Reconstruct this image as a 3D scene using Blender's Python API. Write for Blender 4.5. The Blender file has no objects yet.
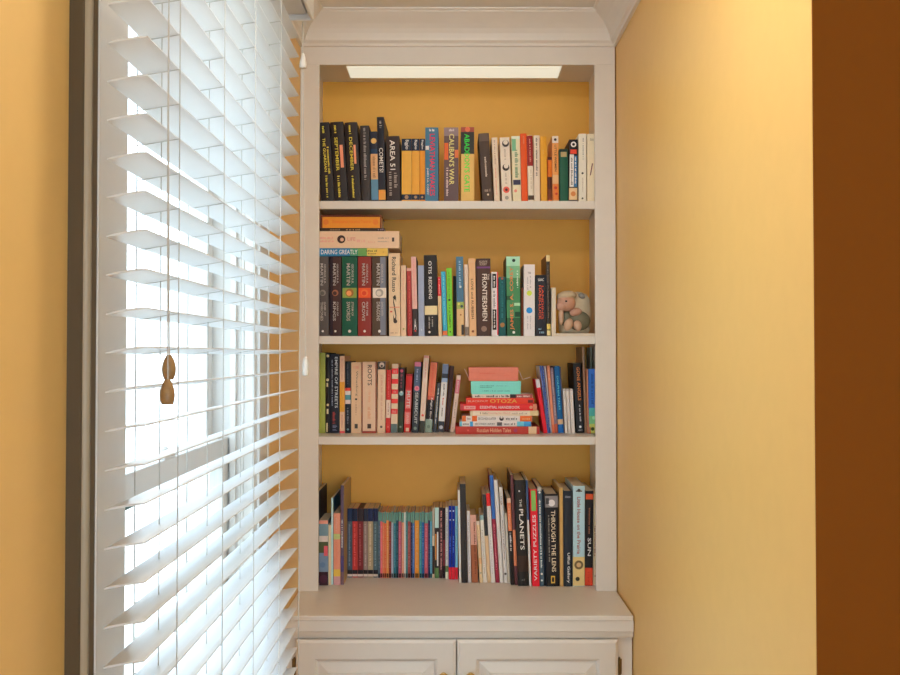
import bpy, bmesh, math, random
from mathutils import Vector, Matrix
random.seed(7)
SC = bpy.context.scene
COL = SC.collection
R = math.radians

SKY, SUN, DOWN, EXPO, LAMPX, LAMPY = 4.1, 2.5, 27.0, 0.22, 0.05, 1.30   # daylight, sun, fill lamp, exposure
# ------------------------------------------------------------------ camera model (900 x 675)
F = 900.0; H = 1.60; CX = 453.0; PITCH = math.atan(16.5 / 900.0)
SP, CP = math.sin(PITCH), math.cos(PITCH)
def zat(py, Y):
    v = (337.5 - py) / F
    return H + Y * (SP + v * CP) / (CP - v * SP)
def xat(px, py, Y):
    v = (337.5 - py) / F
    return (px - CX) / F * Y / (CP - v * SP)
def yfor(py, z):
    v = (337.5 - py) / F
    return (z - H) * (CP - v * SP) / (SP + v * CP)

# ------------------------------------------------------------------ key planes (metres)
YF = 2.8125          # face of the bookcase
YB = 3.10            # its back panel
XL, XR = -0.481, 0.5125
CEIL = 2.66
COUNTER = 0.8625
S1, S2, S3 = H + 0.480, H + 0.056, H - 0.258      # shelf tops
YCOR = 1.275         # outside corner of the right wall

# ------------------------------------------------------------------ materials
def s2l(c):
    c = c / 255.0
    return c / 12.92 if c <= 0.04045 else ((c + 0.055) / 1.055) ** 2.4
_M = {}
def paint(name, rgb, rough=0.5, var=0.04, scale=40.0, bump=0.0, spec=0.5, metallic=0.0):
    """rgb = linear albedo; a little procedural mottling on every surface"""
    m = bpy.data.materials.new(name); m.use_nodes = True
    nt = m.node_tree; b = nt.nodes['Principled BSDF']
    b.inputs['Roughness'].default_value = rough
    b.inputs['Metallic'].default_value = metallic
    b.inputs['Specular IOR Level'].default_value = spec
    tc = nt.nodes.new('ShaderNodeTexCoord'); no = nt.nodes.new('ShaderNodeTexNoise')
    no.inputs['Scale'].default_value = scale; no.inputs['Detail'].default_value = 3
    nt.links.new(tc.outputs['Object'], no.inputs['Vector'])
    mx = nt.nodes.new('ShaderNodeMix'); mx.data_type = 'RGBA'
    mx.inputs['A'].default_value = tuple(max(0, c * (1 - var)) for c in rgb) + (1,)
    mx.inputs['B'].default_value = tuple(min(1, c * (1 + var)) for c in rgb) + (1,)
    nt.links.new(no.outputs['Fac'], mx.inputs['Factor'])
    nt.links.new(mx.outputs['Result'], b.inputs['Base Color'])
    if bump:
        bp = nt.nodes.new('ShaderNodeBump'); bp.inputs['Strength'].default_value = bump
        bp.inputs['Distance'].default_value = 0.002
        nt.links.new(no.outputs['Fac'], bp.inputs['Height'])
        nt.links.new(bp.outputs['Normal'], b.inputs['Normal'])
    return m
KB = 1.55
def ink(c, rough=0.45):
    """printed colour seen in the photo (0-255) -> albedo"""
    key = (tuple(c), rough)
    if key not in _M:
        lin = [s2l(x) for x in c]; lum = 0.3 * lin[0] + 0.6 * lin[1] + 0.1 * lin[2]
        k = KB * (0.58 + 0.42 * min(1.0, lum / 0.14))
        k = min(k, 0.92 / max(max(lin), 1e-4))
        rgb = tuple(min(0.90, x * k * w_) for x, w_ in zip(lin, (0.98, 1.0, 1.12)))
        _M[key] = paint('print_%d_%d_%d' % tuple(c), rgb, rough, 0.06, 90.0, 0.0, 0.25)
    return _M[key]

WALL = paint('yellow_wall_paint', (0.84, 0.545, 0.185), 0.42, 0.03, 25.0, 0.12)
PANELY = paint('amber_panel_paint', (0.93, 0.51, 0.085), 0.5, 0.03, 25.0, 0.08)
EDGESHADE = paint('shaded_edge_paint', (0.105, 0.070, 0.035), 0.5, 0.08, 14.0, 0.06)  # casing trim darkened: shade put into the colour of its outer edge
BEADLIT = paint('lit_bead_paint', (0.42, 0.34, 0.235), 0.35, 0.06, 14.0, 0.04)  # mid-tone casing paint: light caught by the bead put into its colour
WALLSHADE = paint('shaded_wall_paint', (0.22, 0.064, 0.0035), 0.75, 0.03, 25.0, 0.12, 0.12)  # wall paint in deep shade, the shade put into the colour
CEILM = paint('ceiling_white', (0.80, 0.78, 0.75), 0.6, 0.02, 20)
WHITE = paint('white_trim_paint', (0.78, 0.75, 0.71), 0.38, 0.03, 18.0, 0.04)
CASING = paint('white_casing_paint', (0.72, 0.70, 0.67), 0.42, 0.05, 14.0, 0.06)
SLATM = paint('white_slat', (0.74, 0.76, 0.78), 0.35, 0.02, 30)
CORDM = paint('white_cord', (0.55, 0.54, 0.51), 0.8, 0.05, 200)
TASSELW = paint('tassel_wood', (0.33, 0.19, 0.075), 0.4, 0.3, 160)
TASSELP = paint('tassel_white', (0.78, 0.76, 0.72), 0.4, 0.03, 60)
BRASS = paint('brass', (0.75, 0.52, 0.20), 0.22, 0.05, 60, 0, 0.5, 1.0)
DARKMETAL = paint('dark_brass', (0.22, 0.15, 0.07), 0.35, 0.1, 60, 0, 0.5, 0.9)
FLOORM = paint('wood_floor', (0.32, 0.19, 0.09), 0.45, 0.25, 6)
PAGES = paint('paper_pages', (0.70, 0.58, 0.42), 0.85, 0.10, 220)
DARKPG = paint('dark_page_edges', (0.10, 0.055, 0.045), 0.7, 0.1, 220)
OLDPAGES = paint('aged_pages', (0.60, 0.42, 0.24), 0.85, 0.12, 220)
GROUNDM = paint('outdoor_ground', (0.55, 0.57, 0.52), 0.9, 0.1, 2)
SIDINGM = paint('outdoor_siding', (0.80, 0.82, 0.84), 0.6, 0.03, 3)
TEALSTRIP = paint('teal_strip', (0.12, 0.20, 0.21), 0.6, 0.1, 40)
def glass():
    m = bpy.data.materials.new('window_glass'); m.use_nodes = True
    nt = m.node_tree; nt.nodes.clear()
    o = nt.nodes.new('ShaderNodeOutputMaterial'); mix = nt.nodes.new('ShaderNodeMixShader')
    t = nt.nodes.new('ShaderNodeBsdfTransparent'); g = nt.nodes.new('ShaderNodeBsdfGlossy')
    t.inputs['Color'].default_value = (0.95, 0.98, 0.97, 1); g.inputs['Roughness'].default_value = 0.02
    f = nt.nodes.new('ShaderNodeLayerWeight'); f.inputs['Blend'].default_value = 0.5
    pw = nt.nodes.new('ShaderNodeMath'); pw.operation = 'POWER'; pw.inputs[1].default_value = 5.0
    ml = nt.nodes.new('ShaderNodeMath'); ml.operation = 'MULTIPLY_ADD'; ml.inputs[1].default_value = 0.22; ml.inputs[2].default_value = 0.02
    nt.links.new(f.outputs['Facing'], pw.inputs[0]); nt.links.new(pw.outputs[0], ml.inputs[0])
    nt.links.new(ml.outputs[0], mix.inputs[0]); nt.links.new(t.outputs[0], mix.inputs[1])
    nt.links.new(g.outputs[0], mix.inputs[2]); nt.links.new(mix.outputs[0], o.inputs[0])
    return m
GLASS = glass()
def emitter(name, rgb, st):
    m = bpy.data.materials.new(name); m.use_nodes = True
    b = m.node_tree.nodes['Principled BSDF']
    b.inputs['Base Color'].default_value = (0.8, 0.8, 0.78, 1)
    b.inputs['Emission Color'].default_value = tuple(rgb) + (1,)
    b.inputs['Emission Strength'].default_value = st
    return m

# ------------------------------------------------------------------ object helpers
def link(name, me, parent=None, loc=(0, 0, 0), rot=None, mats=()):
    o = bpy.data.objects.new(name, me)
    COL.objects.link(o)
    o.location = loc
    if rot: o.rotation_euler = rot
    if parent is not None: o.parent = parent
    if me is not None:
        for m in mats:
            me.materials.append(m)
    return o
def tag(o, label=None, cat=None, group=None, kind=None):
    if label: o['label'] = label
    if cat: o['category'] = cat
    if group: o['group'] = group
    if kind: o['kind'] = kind
    return o
def empty(name, loc=(0, 0, 0), rot=None):
    o = link(name, None, None, loc, rot)
    o.empty_display_size = 0.02
    return o
def box(bm, x0, x1, y0, y1, z0, z1, mi=0):
    v = [bm.verts.new(p) for p in ((x0, y0, z0), (x1, y0, z0), (x1, y1, z0), (x0, y1, z0),
                                   (x0, y0, z1), (x1, y0, z1), (x1, y1, z1), (x0, y1, z1))]
    for q in ((0, 3, 2, 1), (4, 5, 6, 7), (0, 1, 5, 4), (1, 2, 6, 5), (2, 3, 7, 6), (3, 0, 4, 7)):
        f = bm.faces.new([v[i] for i in q]); f.material_index = mi
def done(bm, name, mats, parent=None, loc=(0, 0, 0), rot=None, bevel=0.0, smooth=False, seg=2):
    bmesh.ops.recalc_face_normals(bm, faces=bm.faces)
    me = bpy.data.meshes.new(name)
    bm.to_mesh(me); bm.free()
    if smooth:
        for p in me.polygons: p.use_smooth = True
    if not isinstance(mats, (list, tuple)): mats = [mats]
    o = link(name, me, parent, loc, rot, mats)
    if bevel:
        b = o.modifiers.new('bevel', 'BEVEL'); b.width = bevel; b.segments = seg; b.limit_method = 'ANGLE'
    return o
def boxobj(name, dims, mats, parent=None, bevel=0.0, **k):
    bm = bmesh.new()
    dims = dims if isinstance(dims, list) else [dims]
    for d in dims: box(bm, *d)
    return done(bm, name, mats, parent, bevel=bevel, **k)
def prism(bm, pts, axis, a, b, mi=0):
    """closed 2D outline extruded along an axis: 'x' pts=(y,z), 'y' pts=(x,z), 'z' pts=(x,y)"""
    def P(p, t):
        return {'x': (t, p[0], p[1]), 'y': (p[0], t, p[1]), 'z': (p[0], p[1], t)}[axis]
    A = [bm.verts.new(P(p, a)) for p in pts]; B = [bm.verts.new(P(p, b)) for p in pts]
    n = len(pts)
    for i in range(n):
        f = bm.faces.new((A[i], A[(i + 1) % n], B[(i + 1) % n], B[i])); f.material_index = mi
    bm.faces.new(A).material_index = mi; bm.faces.new(list(reversed(B))).material_index = mi
def tube(bm, pts, r, n=8, mi=0):
    pts = [Vector(p) for p in pts]; rings = []
    for i, p in enumerate(pts):
        d = (pts[min(i + 1, len(pts) - 1)] - pts[max(i - 1, 0)]).normalized()
        a = d.orthogonal().normalized(); b = d.cross(a)
        if rings:      # keep the rings from twisting
            ref = pa
            a = (ref - d * ref.dot(d)).normalized(); b = d.cross(a)
        pa = a
        rings.append([bm.verts.new(p + (a * math.cos(2 * math.pi * k / n) + b * math.sin(2 * math.pi * k / n)) * r) for k in range(n)])
    for A, B in zip(rings, rings[1:]):
        for k in range(n):
            bm.faces.new((A[k], A[(k + 1) % n], B[(k + 1) % n], B[k])).material_index = mi
    bm.faces.new(rings[0]).material_index = mi; bm.faces.new(list(reversed(rings[-1]))).material_index = mi
def lathe(bm, prof, c=(0, 0, 0), axis='z', n=20, mi=0):
    rings = []
    for r, h in prof:
        ring = []
        for k in range(n):
            a = 2 * math.pi * k / n; x, y = max(r, 1e-5) * math.cos(a), max(r, 1e-5) * math.sin(a)
            p = (x, y, h) if axis == 'z' else (x, h, y)
            ring.append(bm.verts.new((c[0] + p[0], c[1] + p[1], c[2] + p[2])))
        rings.append(ring)
    for A, B in zip(rings, rings[1:]):
        for k in range(n):
            bm.faces.new((A[k], A[(k + 1) % n], B[(k + 1) % n], B[k])).material_index = mi
    bm.faces.new(rings[0]).material_index = mi; bm.faces.new(list(reversed(rings[-1]))).material_index = mi
def blob(bm, c, r, rot=0.0, mi=0, u=24, v=14):
    m = Matrix.Translation(c) @ Matrix.Rotation(rot, 4, 'Y') @ Matrix.Diagonal((r[0], r[1], r[2], 1))
    g = bmesh.ops.create_uvsphere(bm, u_segments=u, v_segments=v, radius=1, matrix=m)
    for vert in g['verts']:
        for f in vert.link_faces: f.material_index = mi

# ------------------------------------------------------------------ the room
def struct(o): o['kind'] = 'structure'; return o
WY0, WY1, WZ0, WZ1 = 1.243, 2.085, 0.50, 2.30         # window opening in the left wall
XO = XL - 0.14
YBK = -1.60
struct(boxobj('floor', (XO, 2.62, YBK - 0.12, 3.3, -0.05, 0.0), FLOORM))
struct(boxobj('ceiling', (XO, 2.62, YBK - 0.12, 3.3, CEIL, CEIL + 0.05), CEILM))
struct(boxobj('wall_left', [(XO, XL, YBK - 0.12, WY0, 0, CEIL), (XO, XL, WY1, 3.3, 0, CEIL),
                            (XO, XL, WY0, WY1, 0, WZ0), (XO, XL, WY0, WY1, WZ1, CEIL)], WALL))
struct(boxobj('wall_right', (XR, XR + 0.14, YCOR + 0.003, 3.3, 0, CEIL), WALL))
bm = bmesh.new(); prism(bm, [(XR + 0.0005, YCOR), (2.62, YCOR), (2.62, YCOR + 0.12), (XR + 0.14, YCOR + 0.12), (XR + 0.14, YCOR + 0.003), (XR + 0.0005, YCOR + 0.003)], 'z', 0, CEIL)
struct(done(bm, 'wall_front', WALLSHADE))
YBK = -1.60; BX0, BX1, BZ0, BZ1 = -0.30, 2.00, 0.60, 2.40          # added window opening behind the camera, lets in fill light
struct(boxobj('wall_back', [(XO, BX0, YBK - 0.12, YBK, 0, CEIL), (BX1, 2.62, YBK - 0.12, YBK, 0, CEIL), (BX0, BX1, YBK - 0.12, YBK, 0, BZ0), (BX0, BX1, YBK - 0.12, YBK, BZ1, CEIL)], WALL))
struct(boxobj('wall_far_right', (2.5, 2.62, YBK - 0.12, YCOR, 0, CEIL), WALL))
struct(boxobj('wall_behind_bookcase', (XL, XR, YB + 0.03, YB + 0.15, 0, CEIL), WALL))

# crown moulding, swept with mitres along left wall, bookcase head, right wall
CR = [(0.0, -0.094), (0.010, -0.094), (0.013, -0.086), (0.020, -0.080), (0.022, -0.072), (0.026, -0.060), (0.033, -0.047),
      (0.043, -0.035), (0.055, -0.025), (0.066, -0.017), (0.074, -0.0105), (0.0765, -0.006), (0.083, -0.004), (0.084, 0.0), (0.0, 0.0)]
bm = bmesh.new()
path = [((XL, YBK), (1, 0)), ((XL, YF), (1, -1)), ((XR, YF), (-1, -1)), ((XR, YCOR), (-1, -1)), ((2.5, YCOR), (0, -1))]
rings = [[bm.verts.new((p[0] + o * n[0], p[1] + o * n[1], CEIL - 0.0005 + z)) for o, z in CR] for p, n in path]
for A, B in zip(rings, rings[1:]):
    for k in range(len(CR)):
        bm.faces.new((A[k], A[(k + 1) % len(CR)], B[(k + 1) % len(CR)], B[k]))
bm.faces.new(rings[0]); bm.faces.new(list(reversed(rings[-1])))
struct(done(bm, 'trim_1', WHITE))

# ------------------------------------------------------------------ window
win = empty('window_1', (XL, (WY0 + WY1) / 2, WZ0)); struct(win)
def wpart(name, bm, mats, bevel=0.0):
    o = done(bm, name, mats, win, bevel=bevel)
    o.location = (-win.location.x, -win.location.y, -win.location.z)
    return o
XC = -0.4475
def casing_outline(ya, sgn):
    e = [(0.0095, XL), (0.010, XC + 0.0015), (0.0115, XC), (0.112, XC), (0.112, XC - 0.006), (0.124, XC - 0.010), (0.124, XL)]
    return [(x, ya + sgn * y) for y, x in e]
def band_outline(ya, sgn):
    e = [(0, XL), (0, XL + 0.0165), (0.0020, XL + 0.0185)]
    e += [(0.0094, XL + 0.0185), (0.0094, XL)]
    return [(x, ya + sgn * y) for y, x in e]
def bead_outline(ya, sgn):
    e = [(0.0022, XL + 0.0187)] + [(0.0022 + 0.0070 * (1 - math.cos(math.pi / 2 * k / 8)), XL + 0.0187 + 0.0082 * math.sin(math.pi / 2 * k / 8)) for k in range(1, 9)] + [(0.0092, XL + 0.0187)]
    return [(x, ya + sgn * y) for y, x in e]
def edge_outline(ya, sgn):
    return [(x, ya + sgn * y) for y, x in [(0.0078, XL + 0.0273), (0.0098, XL + 0.0273), (0.0098, XC - 0.001), (0.0078, XC - 0.001)]]
for ya_, sg_ in ((1.121, 1), (2.198, -1)):
    bm = bmesh.new(); prism(bm, casing_outline(ya_, sg_), 'z', WZ0 - 0.08, WZ1 + 0.12); wpart('casing', bm, CASING)
    bm = bmesh.new(); prism(bm, band_outline(ya_, sg_), 'z', WZ0 - 0.08, WZ1 + 0.12); wpart('back_band', bm, EDGESHADE)
    bm = bmesh.new(); prism(bm, bead_outline(ya_, sg_), 'z', WZ0 - 0.08, WZ1 + 0.12); wpart('bead', bm, BEADLIT)
    bm = bmesh.new(); prism(bm, edge_outline(ya_, sg_), 'z', WZ0 - 0.08, WZ1 + 0.12); wpart('edge_shade_strip', bm, EDGESHADE)  # thin strip laid on to carry the casing edge's painted shade
bm = bmesh.new(); box(bm, XL, XC, WY0, WY1 - 0.008, WZ1 - 0.0, WZ1 + 0.12); wpart('head_casing', bm, CASING, 0.003)
bm = bmesh.new(); box(bm, XL - 0.1, XC + 0.03, WY0 - 0.0, WY1 - 0.0, WZ0 - 0.03, WZ0); wpart('stool', bm, CASING, 0.004)
bm = bmesh.new()
box(bm, XO, XL, WY0, WY0 + 0.014, WZ0, WZ1); box(bm, XO, XL, WY1 - 0.014, WY1, WZ0, WZ1)
box(bm, XO, XL, WY0 + 0.014, WY1 - 0.014, WZ1 - 0.014, WZ1)
# parting stops
for ys in ((WY0 + 0.014, WY0 + 0.026), (WY1 - 0.026, WY1 - 0.014)):
    box(bm, XL - 0.030, XL - 0.016, ys[0], ys[1], WZ0, WZ1 - 0.014)
wpart('jamb', bm, CASING, 0.0015)
ZM = H - 0.215
def sash(xa, xb, z0, z1, top, bot, nm):
    bm = bmesh.new(); a, b = WY0 + 0.016, WY1 - 0.016
    box(bm, xa, xb, a, a + 0.042, z0, z1); box(bm, xa, xb, b - 0.042, b, z0, z1)
    box(bm, xa, xb, a + 0.042, b - 0.042, z0, z0 + bot); box(bm, xa, xb, a + 0.042, b - 0.042, z1 - top, z1)
    wpart(nm, bm, CASING, 0.003)
    bm = bmesh.new(); xm = (xa + xb) / 2
    box(bm, xm - 0.002, xm + 0.002, a + 0.040, b - 0.040, z0 + bot - 0.002, z1 - top + 0.002)
    wpart('pane', bm, GLASS)
sash(XL - 0.068, XL - 0.034, WZ0 + 0.002, ZM + 0.025, 0.046, 0.07, 'lower_sash')
sash(XL - 0.106, XL - 0.072, ZM - 0.025, WZ1 - 0.016, 0.05, 0.046, 'upper_sash')
bm = bmesh.new(); box(bm, XL - 0.060, XL - 0.040, WY0 + 0.058, WY1 - 0.058, ZM - 0.034, ZM - 0.0215); wpart('teal_strip', bm, TEALSTRIP)  # dark teal strip below the meeting rail
bm = bmesh.new(); box(bm, XL - 0.060, XL - 0.036, 1.62, 1.68, ZM + 0.0255, ZM + 0.034)
lathe(bm, [(0.010, 0), (0.011, 0.008), (0.006, 0.012)], (XL - 0.05, 1.65, ZM + 0.034)); wpart('sash_lock', bm, CASING)

fill_win = empty('fill_window', ((BX0 + BX1) / 2, YBK, BZ0)); struct(fill_win)  # unseen window, added to fill the bookcase front with daylight
def w2(name, boxes, mats, bev=0.0):
    bm = bmesh.new()
    for d in boxes: box(bm, *d)
    o = done(bm, name, mats, fill_win, bevel=bev); o.location = -fill_win.location
w2('fill_window_frame', [(BX0, BX0 + 0.05, YBK - 0.10, YBK - 0.04, BZ0, BZ1), (BX1 - 0.05, BX1, YBK - 0.10, YBK - 0.04, BZ0, BZ1), (BX0 + 0.05, BX1 - 0.05, YBK - 0.10, YBK - 0.04, BZ0, BZ0 + 0.05),
             (BX0 + 0.05, BX1 - 0.05, YBK - 0.10, YBK - 0.04, BZ1 - 0.05, BZ1), ((BX0 + BX1) / 2 - 0.025, (BX0 + BX1) / 2 + 0.025, YBK - 0.10, YBK - 0.04, BZ0 + 0.05, BZ1 - 0.05)], CASING)
w2('pane', [(BX0 + 0.045, (BX0 + BX1) / 2 - 0.02, YBK - 0.072, YBK - 0.068, BZ0 + 0.045, BZ1 - 0.045)], GLASS)  # left pane of the added fill window
w2('pane', [((BX0 + BX1) / 2 + 0.02, BX1 - 0.045, YBK - 0.072, YBK - 0.068, BZ0 + 0.045, BZ1 - 0.045)], GLASS)  # right pane of the added fill window

# outside: pale neighbouring wing and ground
struct(boxobj('ground_outside', (-14, XO - 0.01, -6, 16, -0.6, -0.5), GROUNDM))
bm = bmesh.new(); box(bm, -5.2, -1.5, 7.2, 7.4, -0.5, 2.5)
for k in range(13): box(bm, -5.15 + 0.3 * k, -5.09 + 0.3 * k, 7.17, 7.2, -0.5, 2.5)
struct(done(bm, 'wall_outside', SIDINGM))

# ------------------------------------------------------------------ window blind
blind = empty('window_blind', (-0.395, 1.08, 2.39))
tag(blind, 'white slatted window blind with wooden cord pulls hanging over the left window', 'blind')
BL = blind.location
def bpart(name, bm, mats, parent=None, bevel=0.0, smooth=False):
    o = done(bm, name, mats, blind, bevel=bevel, smooth=smooth)
    o.location = (-BL[0], -BL[1], -BL[2])
    if parent is not None:
        o.parent = parent; o.location = (0, 0, 0)
    return o
BY0, BY1 = 1.084, 2.150
XFr, XBk = -0.3700, -0.4185
PIT = 0.04704; TILT = math.atan2(0.0079, 0.0485); HW = 0.0491 / 2
me_slat = None
Z0 = H + (354 - 353.5) / 830.0 + 0.004
NS_UP, NS_DN = 16, 18
for k in range(-NS_DN, NS_UP + 1):
    if me_slat is None:
        bm = bmesh.new()
        n = 6; top = []; bot = []
        for i in range(n + 1):
            t = -1 + 2 * i / n
            e = 0.0013 if 0 < i < n else 0.0007
            crown = 0.0010 * (1 - t * t)
            top.append((t * HW, crown + e)); bot.append((t * HW, crown - e))
        prism(bm, top + bot[::-1], 'y', 0, BY1 - BY0)
        bmesh.ops.recalc_face_normals(bm, faces=bm.faces)
        me_slat = bpy.data.meshes.new('slat'); bm.to_mesh(me_slat); bm.free(); me_slat.materials.append(SLATM)
    o = bpy.data.objects.new('slat', me_slat); COL.objects.link(o); o.parent = blind
    jit = random.uniform(-0.006, 0.006)
    o.location = ((XFr + XBk) / 2 - BL[0], BY0 - BL[1], Z0 + k * PIT - BL[2])
    o.rotation_euler = (0, -TILT + jit, 0)
ZT = H + 0.806; ZBOT = Z0 - NS_DN * PIT
# headrail with valance and its return
bm = bmesh.new()
box(bm, -0.428, -0.352, 1.075, 2.154, ZT + 0.012, ZT + 0.058); bpart('headrail', bm, SLATM, bevel=0.002)
bm = bmesh.new()
box(bm, -0.3435, -0.3365, 1.065, 2.164, ZT, ZT + 0.074); box(bm, -0.440, -0.3435, 2.158, 2.164, ZT, ZT + 0.074)
box(bm, -0.440, -0.3435, 1.065, 1.071, ZT, ZT + 0.074)
bpart('valance', bm, SLATM, bevel=0.002)
bm = bmesh.new(); box(bm, XBk, XFr, BY0, BY1, ZBOT - 0.048, ZBOT - 0.032); bpart('bottom_rail', bm, SLATM, bevel=0.003)
# ladder strings with rungs, lift cords
for yl in (1.206, 1.442, 1.667, 1.914):
    bm = bmesh.new()
    for xs in (XFr + 0.0022, XBk - 0.0066): tube(bm, [(xs, yl, ZBOT - 0.03), (xs, yl, ZT + 0.015)], 0.0009, 5)
    for k in range(-NS_DN, NS_UP + 1):
        zc = Z0 + k * PIT
        tube(bm, [(XBk - 0.0066, yl, zc - 0.0068), (XFr + 0.0022, yl, zc + 0.0026)], 0.0007, 4)
    bpart('ladder_cord', bm, CORDM)
    bm = bmesh.new(); tube(bm, [((XFr + XBk) / 2, yl + 0.006, ZBOT - 0.03), ((XFr + XBk) / 2, yl + 0.006, ZT + 0.015)], 0.0008, 5)
    bpart('lift_cord', bm, CORDM)
# near cord pulls (wood tassels)
TP = [(0.0028, 0), (0.0036, -0.002), (0.0058, -0.006), (0.0078, -0.012), (0.0086, -0.018), (0.0080, -0.024), (0.0062, -0.029), (0.0052, -0.031), (0.0018, -0.031)]
def hang(px, py, Y, prof, mat, lean, n_cord, ztop=ZT + 0.01, sc=1.0, xtop=None):
    x, z = xat(px, py, Y), zat(py, Y)
    bm = bmesh.new()
    xt = x + lean if xtop is None else xtop
    pts = [(xt, Y, ztop)]
    for i in range(1, 9):
        t = i / 8.0
        pts.append((xt + (x - xt) * t, Y + 0.002 * math.sin(t * 7), ztop + (z - ztop) * t))
    tube(bm, pts, 0.0009, 6); c = bpart('pull_cord', bm, CORDM)
    bm = bmesh.new(); lathe(bm, [(r * sc, h * sc) for r, h in prof], (x, Y, z + 0.001))
    t = bpart('tassel', bm, mat, smooth=True)
    if mat is TASSELW: t['label'] = 'brown wooden tassel'
hang(169, 355.5, 1.122, TP, TASSELW, -0.0045, 1)
hang(167.5, 379.5, 1.112, TP[:5] + [(0.0090, -0.020), (0.0082, -0.027), (0.0070, -0.0315), (0.0018, -0.0315)], TASSELW, -0.0020, 1)
BELL = [(0.0022, 0.006), (0.0036, 0.003), (0.0060, -0.006), (0.0082, -0.016), (0.0092, -0.025), (0.0088, -0.030), (0.003, -0.031)]
hang(303, 56, 2.172, BELL, TASSELP, 0.0, 1, ztop=ZT + 0.002)
hang(305.5, 357, 2.176, [(0.003, 0), (0.007, -0.008), (0.009, -0.020), (0.0086, -0.032), (0.0095, -0.040), (0.0075, -0.046), (0.002, -0.047)], TASSELP, -0.010, 1, ztop=ZT + 0.002)
bm = bmesh.new(); xx = xat(299.5, 354, 2.170)
tube(bm, [(xx, 2.170, ZBOT - 0.02), (xx, 2.170, H), (xx + 0.004, 2.171, H + 0.68), (xx + 0.006, 2.170, ZT + 0.002)], 0.0011, 6); bpart('pull_cord', bm, CORDM)

# ------------------------------------------------------------------ bookcase (built in)
bc = empty('bookcase', (0.01, YF, COUNTER))
tag(bc, 'built-in white bookcase with three shelves and yellow back panel, filled with books', 'bookcase')
def cpart(root, name, bm, mats, bevel=0.0, parent=None, smooth=False):
    o = done(bm, name, mats, root, bevel=bevel, smooth=smooth)
    o.location = -root.location
    if parent is not None: o.parent = parent; o.location = (0, 0, 0)
    return o
XI0, XI1 = -0.4505, 0.4705          # inner faces of the side panels
SO0, SO1 = -0.4195, 0.4448          # inner edges of the face frame
HB = H + 0.909                      # underside of the header
STOP = H + 0.942                    # inside top
FT = 0.0135
bm = bmesh.new(); box(bm, XL + 0.001, SO0, YF, YF + FT, COUNTER, HB); cpart(bc, 'stile', bm, WHITE, 0.0015)
bm = bmesh.new(); box(bm, SO1, XR - 0.003, YF, YF + FT, COUNTER, HB); cpart(bc, 'stile', bm, WHITE, 0.0015)
bm = bmesh.new(); box(bm, XL + 0.001, XR - 0.003, YF, YF + FT, HB, CEIL - 0.001); cpart(bc, 'header', bm, WHITE, 0.0015)
bm = bmesh.new(); box(bm, XI0 - 0.018, XI0, YF + FT, YB, COUNTER, STOP); cpart(bc, 'side_panel', bm, WHITE)
bm = bmesh.new(); box(bm, XI1, XI1 + 0.018, YF + FT, YB, COUNTER, STOP); cpart(bc, 'side_panel', bm, WHITE)
bm = bmesh.new(); box(bm, XI0 - 0.018, XI1 + 0.018, YF + FT, YB, STOP, STOP + 0.018); cpart(bc, 'top_panel', bm, WHITE)
bm = bmesh.new(); box(bm, XI0 - 0.018, XI1 + 0.018, YB, YB + 0.012, COUNTER, STOP); p = cpart(bc, 'back_panel', bm, PANELY); p['label'] = 'yellow painted back panel'
for zt in (S1, S2, S3):
    bm = bmesh.new()
    prism(bm, [(YF + 0.001, zt - 0.025), (YF + 0.022, zt - 0.025), (YF + 0.022, zt - 0.016), (YB, zt - 0.016), (YB, zt), (YF + 0.001, zt)], 'x', XI0, XI1)
    # notch: nosing sits between the stiles
    for v in bm.verts:
        if v.co.y < YF + 0.023:
            v.co.x = min(max(v.co.x, SO0 + 0.0003), SO1 - 0.0003)
    cpart(bc, 'shelf', bm, WHITE, 0.0012)

# lamp under the top panel
lamp = empty('under_cabinet_light', (0.006, 2.90, STOP))
tag(lamp, 'long slim fluorescent light fixed under the top of the bookcase', 'light')
LX0, LX1 = -0.3475, 0.3545
LY0, LY1 = 2.842, 2.988
ZL = STOP - 0.026
bm = bmesh.new(); box(bm, LX0 + 0.006, LX1 - 0.006, LY0 + 0.004, LY1 - 0.004, ZL + 0.014, STOP - 0.0003); cpart(lamp, 'housing', bm, WHITE, 0.002)
LENS = emitter('lamp_diffuser', (0.97, 1.0, 0.83), 0.50)
bm = bmesh.new(); prism(bm, [(LY0, ZL + 0.014), (LY0 + 0.006, ZL + 0.003), (LY0 + 0.02, ZL), (LY1 - 0.02, ZL), (LY1 - 0.006, ZL + 0.003), (LY1, ZL + 0.014)], 'x', LX0 + 0.008, LX1 - 0.008)
cpart(lamp, 'diffuser', bm, LENS)
for xa_, xb_ in ((LX0, LX0 + 0.008), (LX1 - 0.008, LX1)):
    bm = bmesh.new(); box(bm, xa_, xb_, LY0 - 0.001, LY1 + 0.001, ZL - 0.001, ZL + 0.016); cpart(lamp, 'end_cap', bm, WHITE, 0.001)

# worktop
YC = 2.550
wt = empty('worktop', (0.01, YC, COUNTER - 0.066))
tag(wt, 'white painted worktop below the bookcase with a moulded front edge', 'worktop')
bm = bmesh.new(); box(bm, XL + 0.001, XR - 0.0035, YC, YB + 0.01, COUNTER - 0.0155, COUNTER - 0.0002); cpart(wt, 'top', bm, WHITE, 0.003)
bm = bmesh.new()
prism(bm, [(YC + 0.003, COUNTER - 0.0155), (YC + 0.003, COUNTER - 0.045), (YC + 0.006, COUNTER - 0.047), (YC + 0.0085, COUNTER - 0.056),
           (YC + 0.012, COUNTER - 0.064), (YC + 0.03, COUNTER - 0.064), (YC + 0.03, COUNTER - 0.0155)], 'x', XL + 0.001, XR - 0.003)
cpart(wt, 'apron', bm, WHITE)
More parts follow.
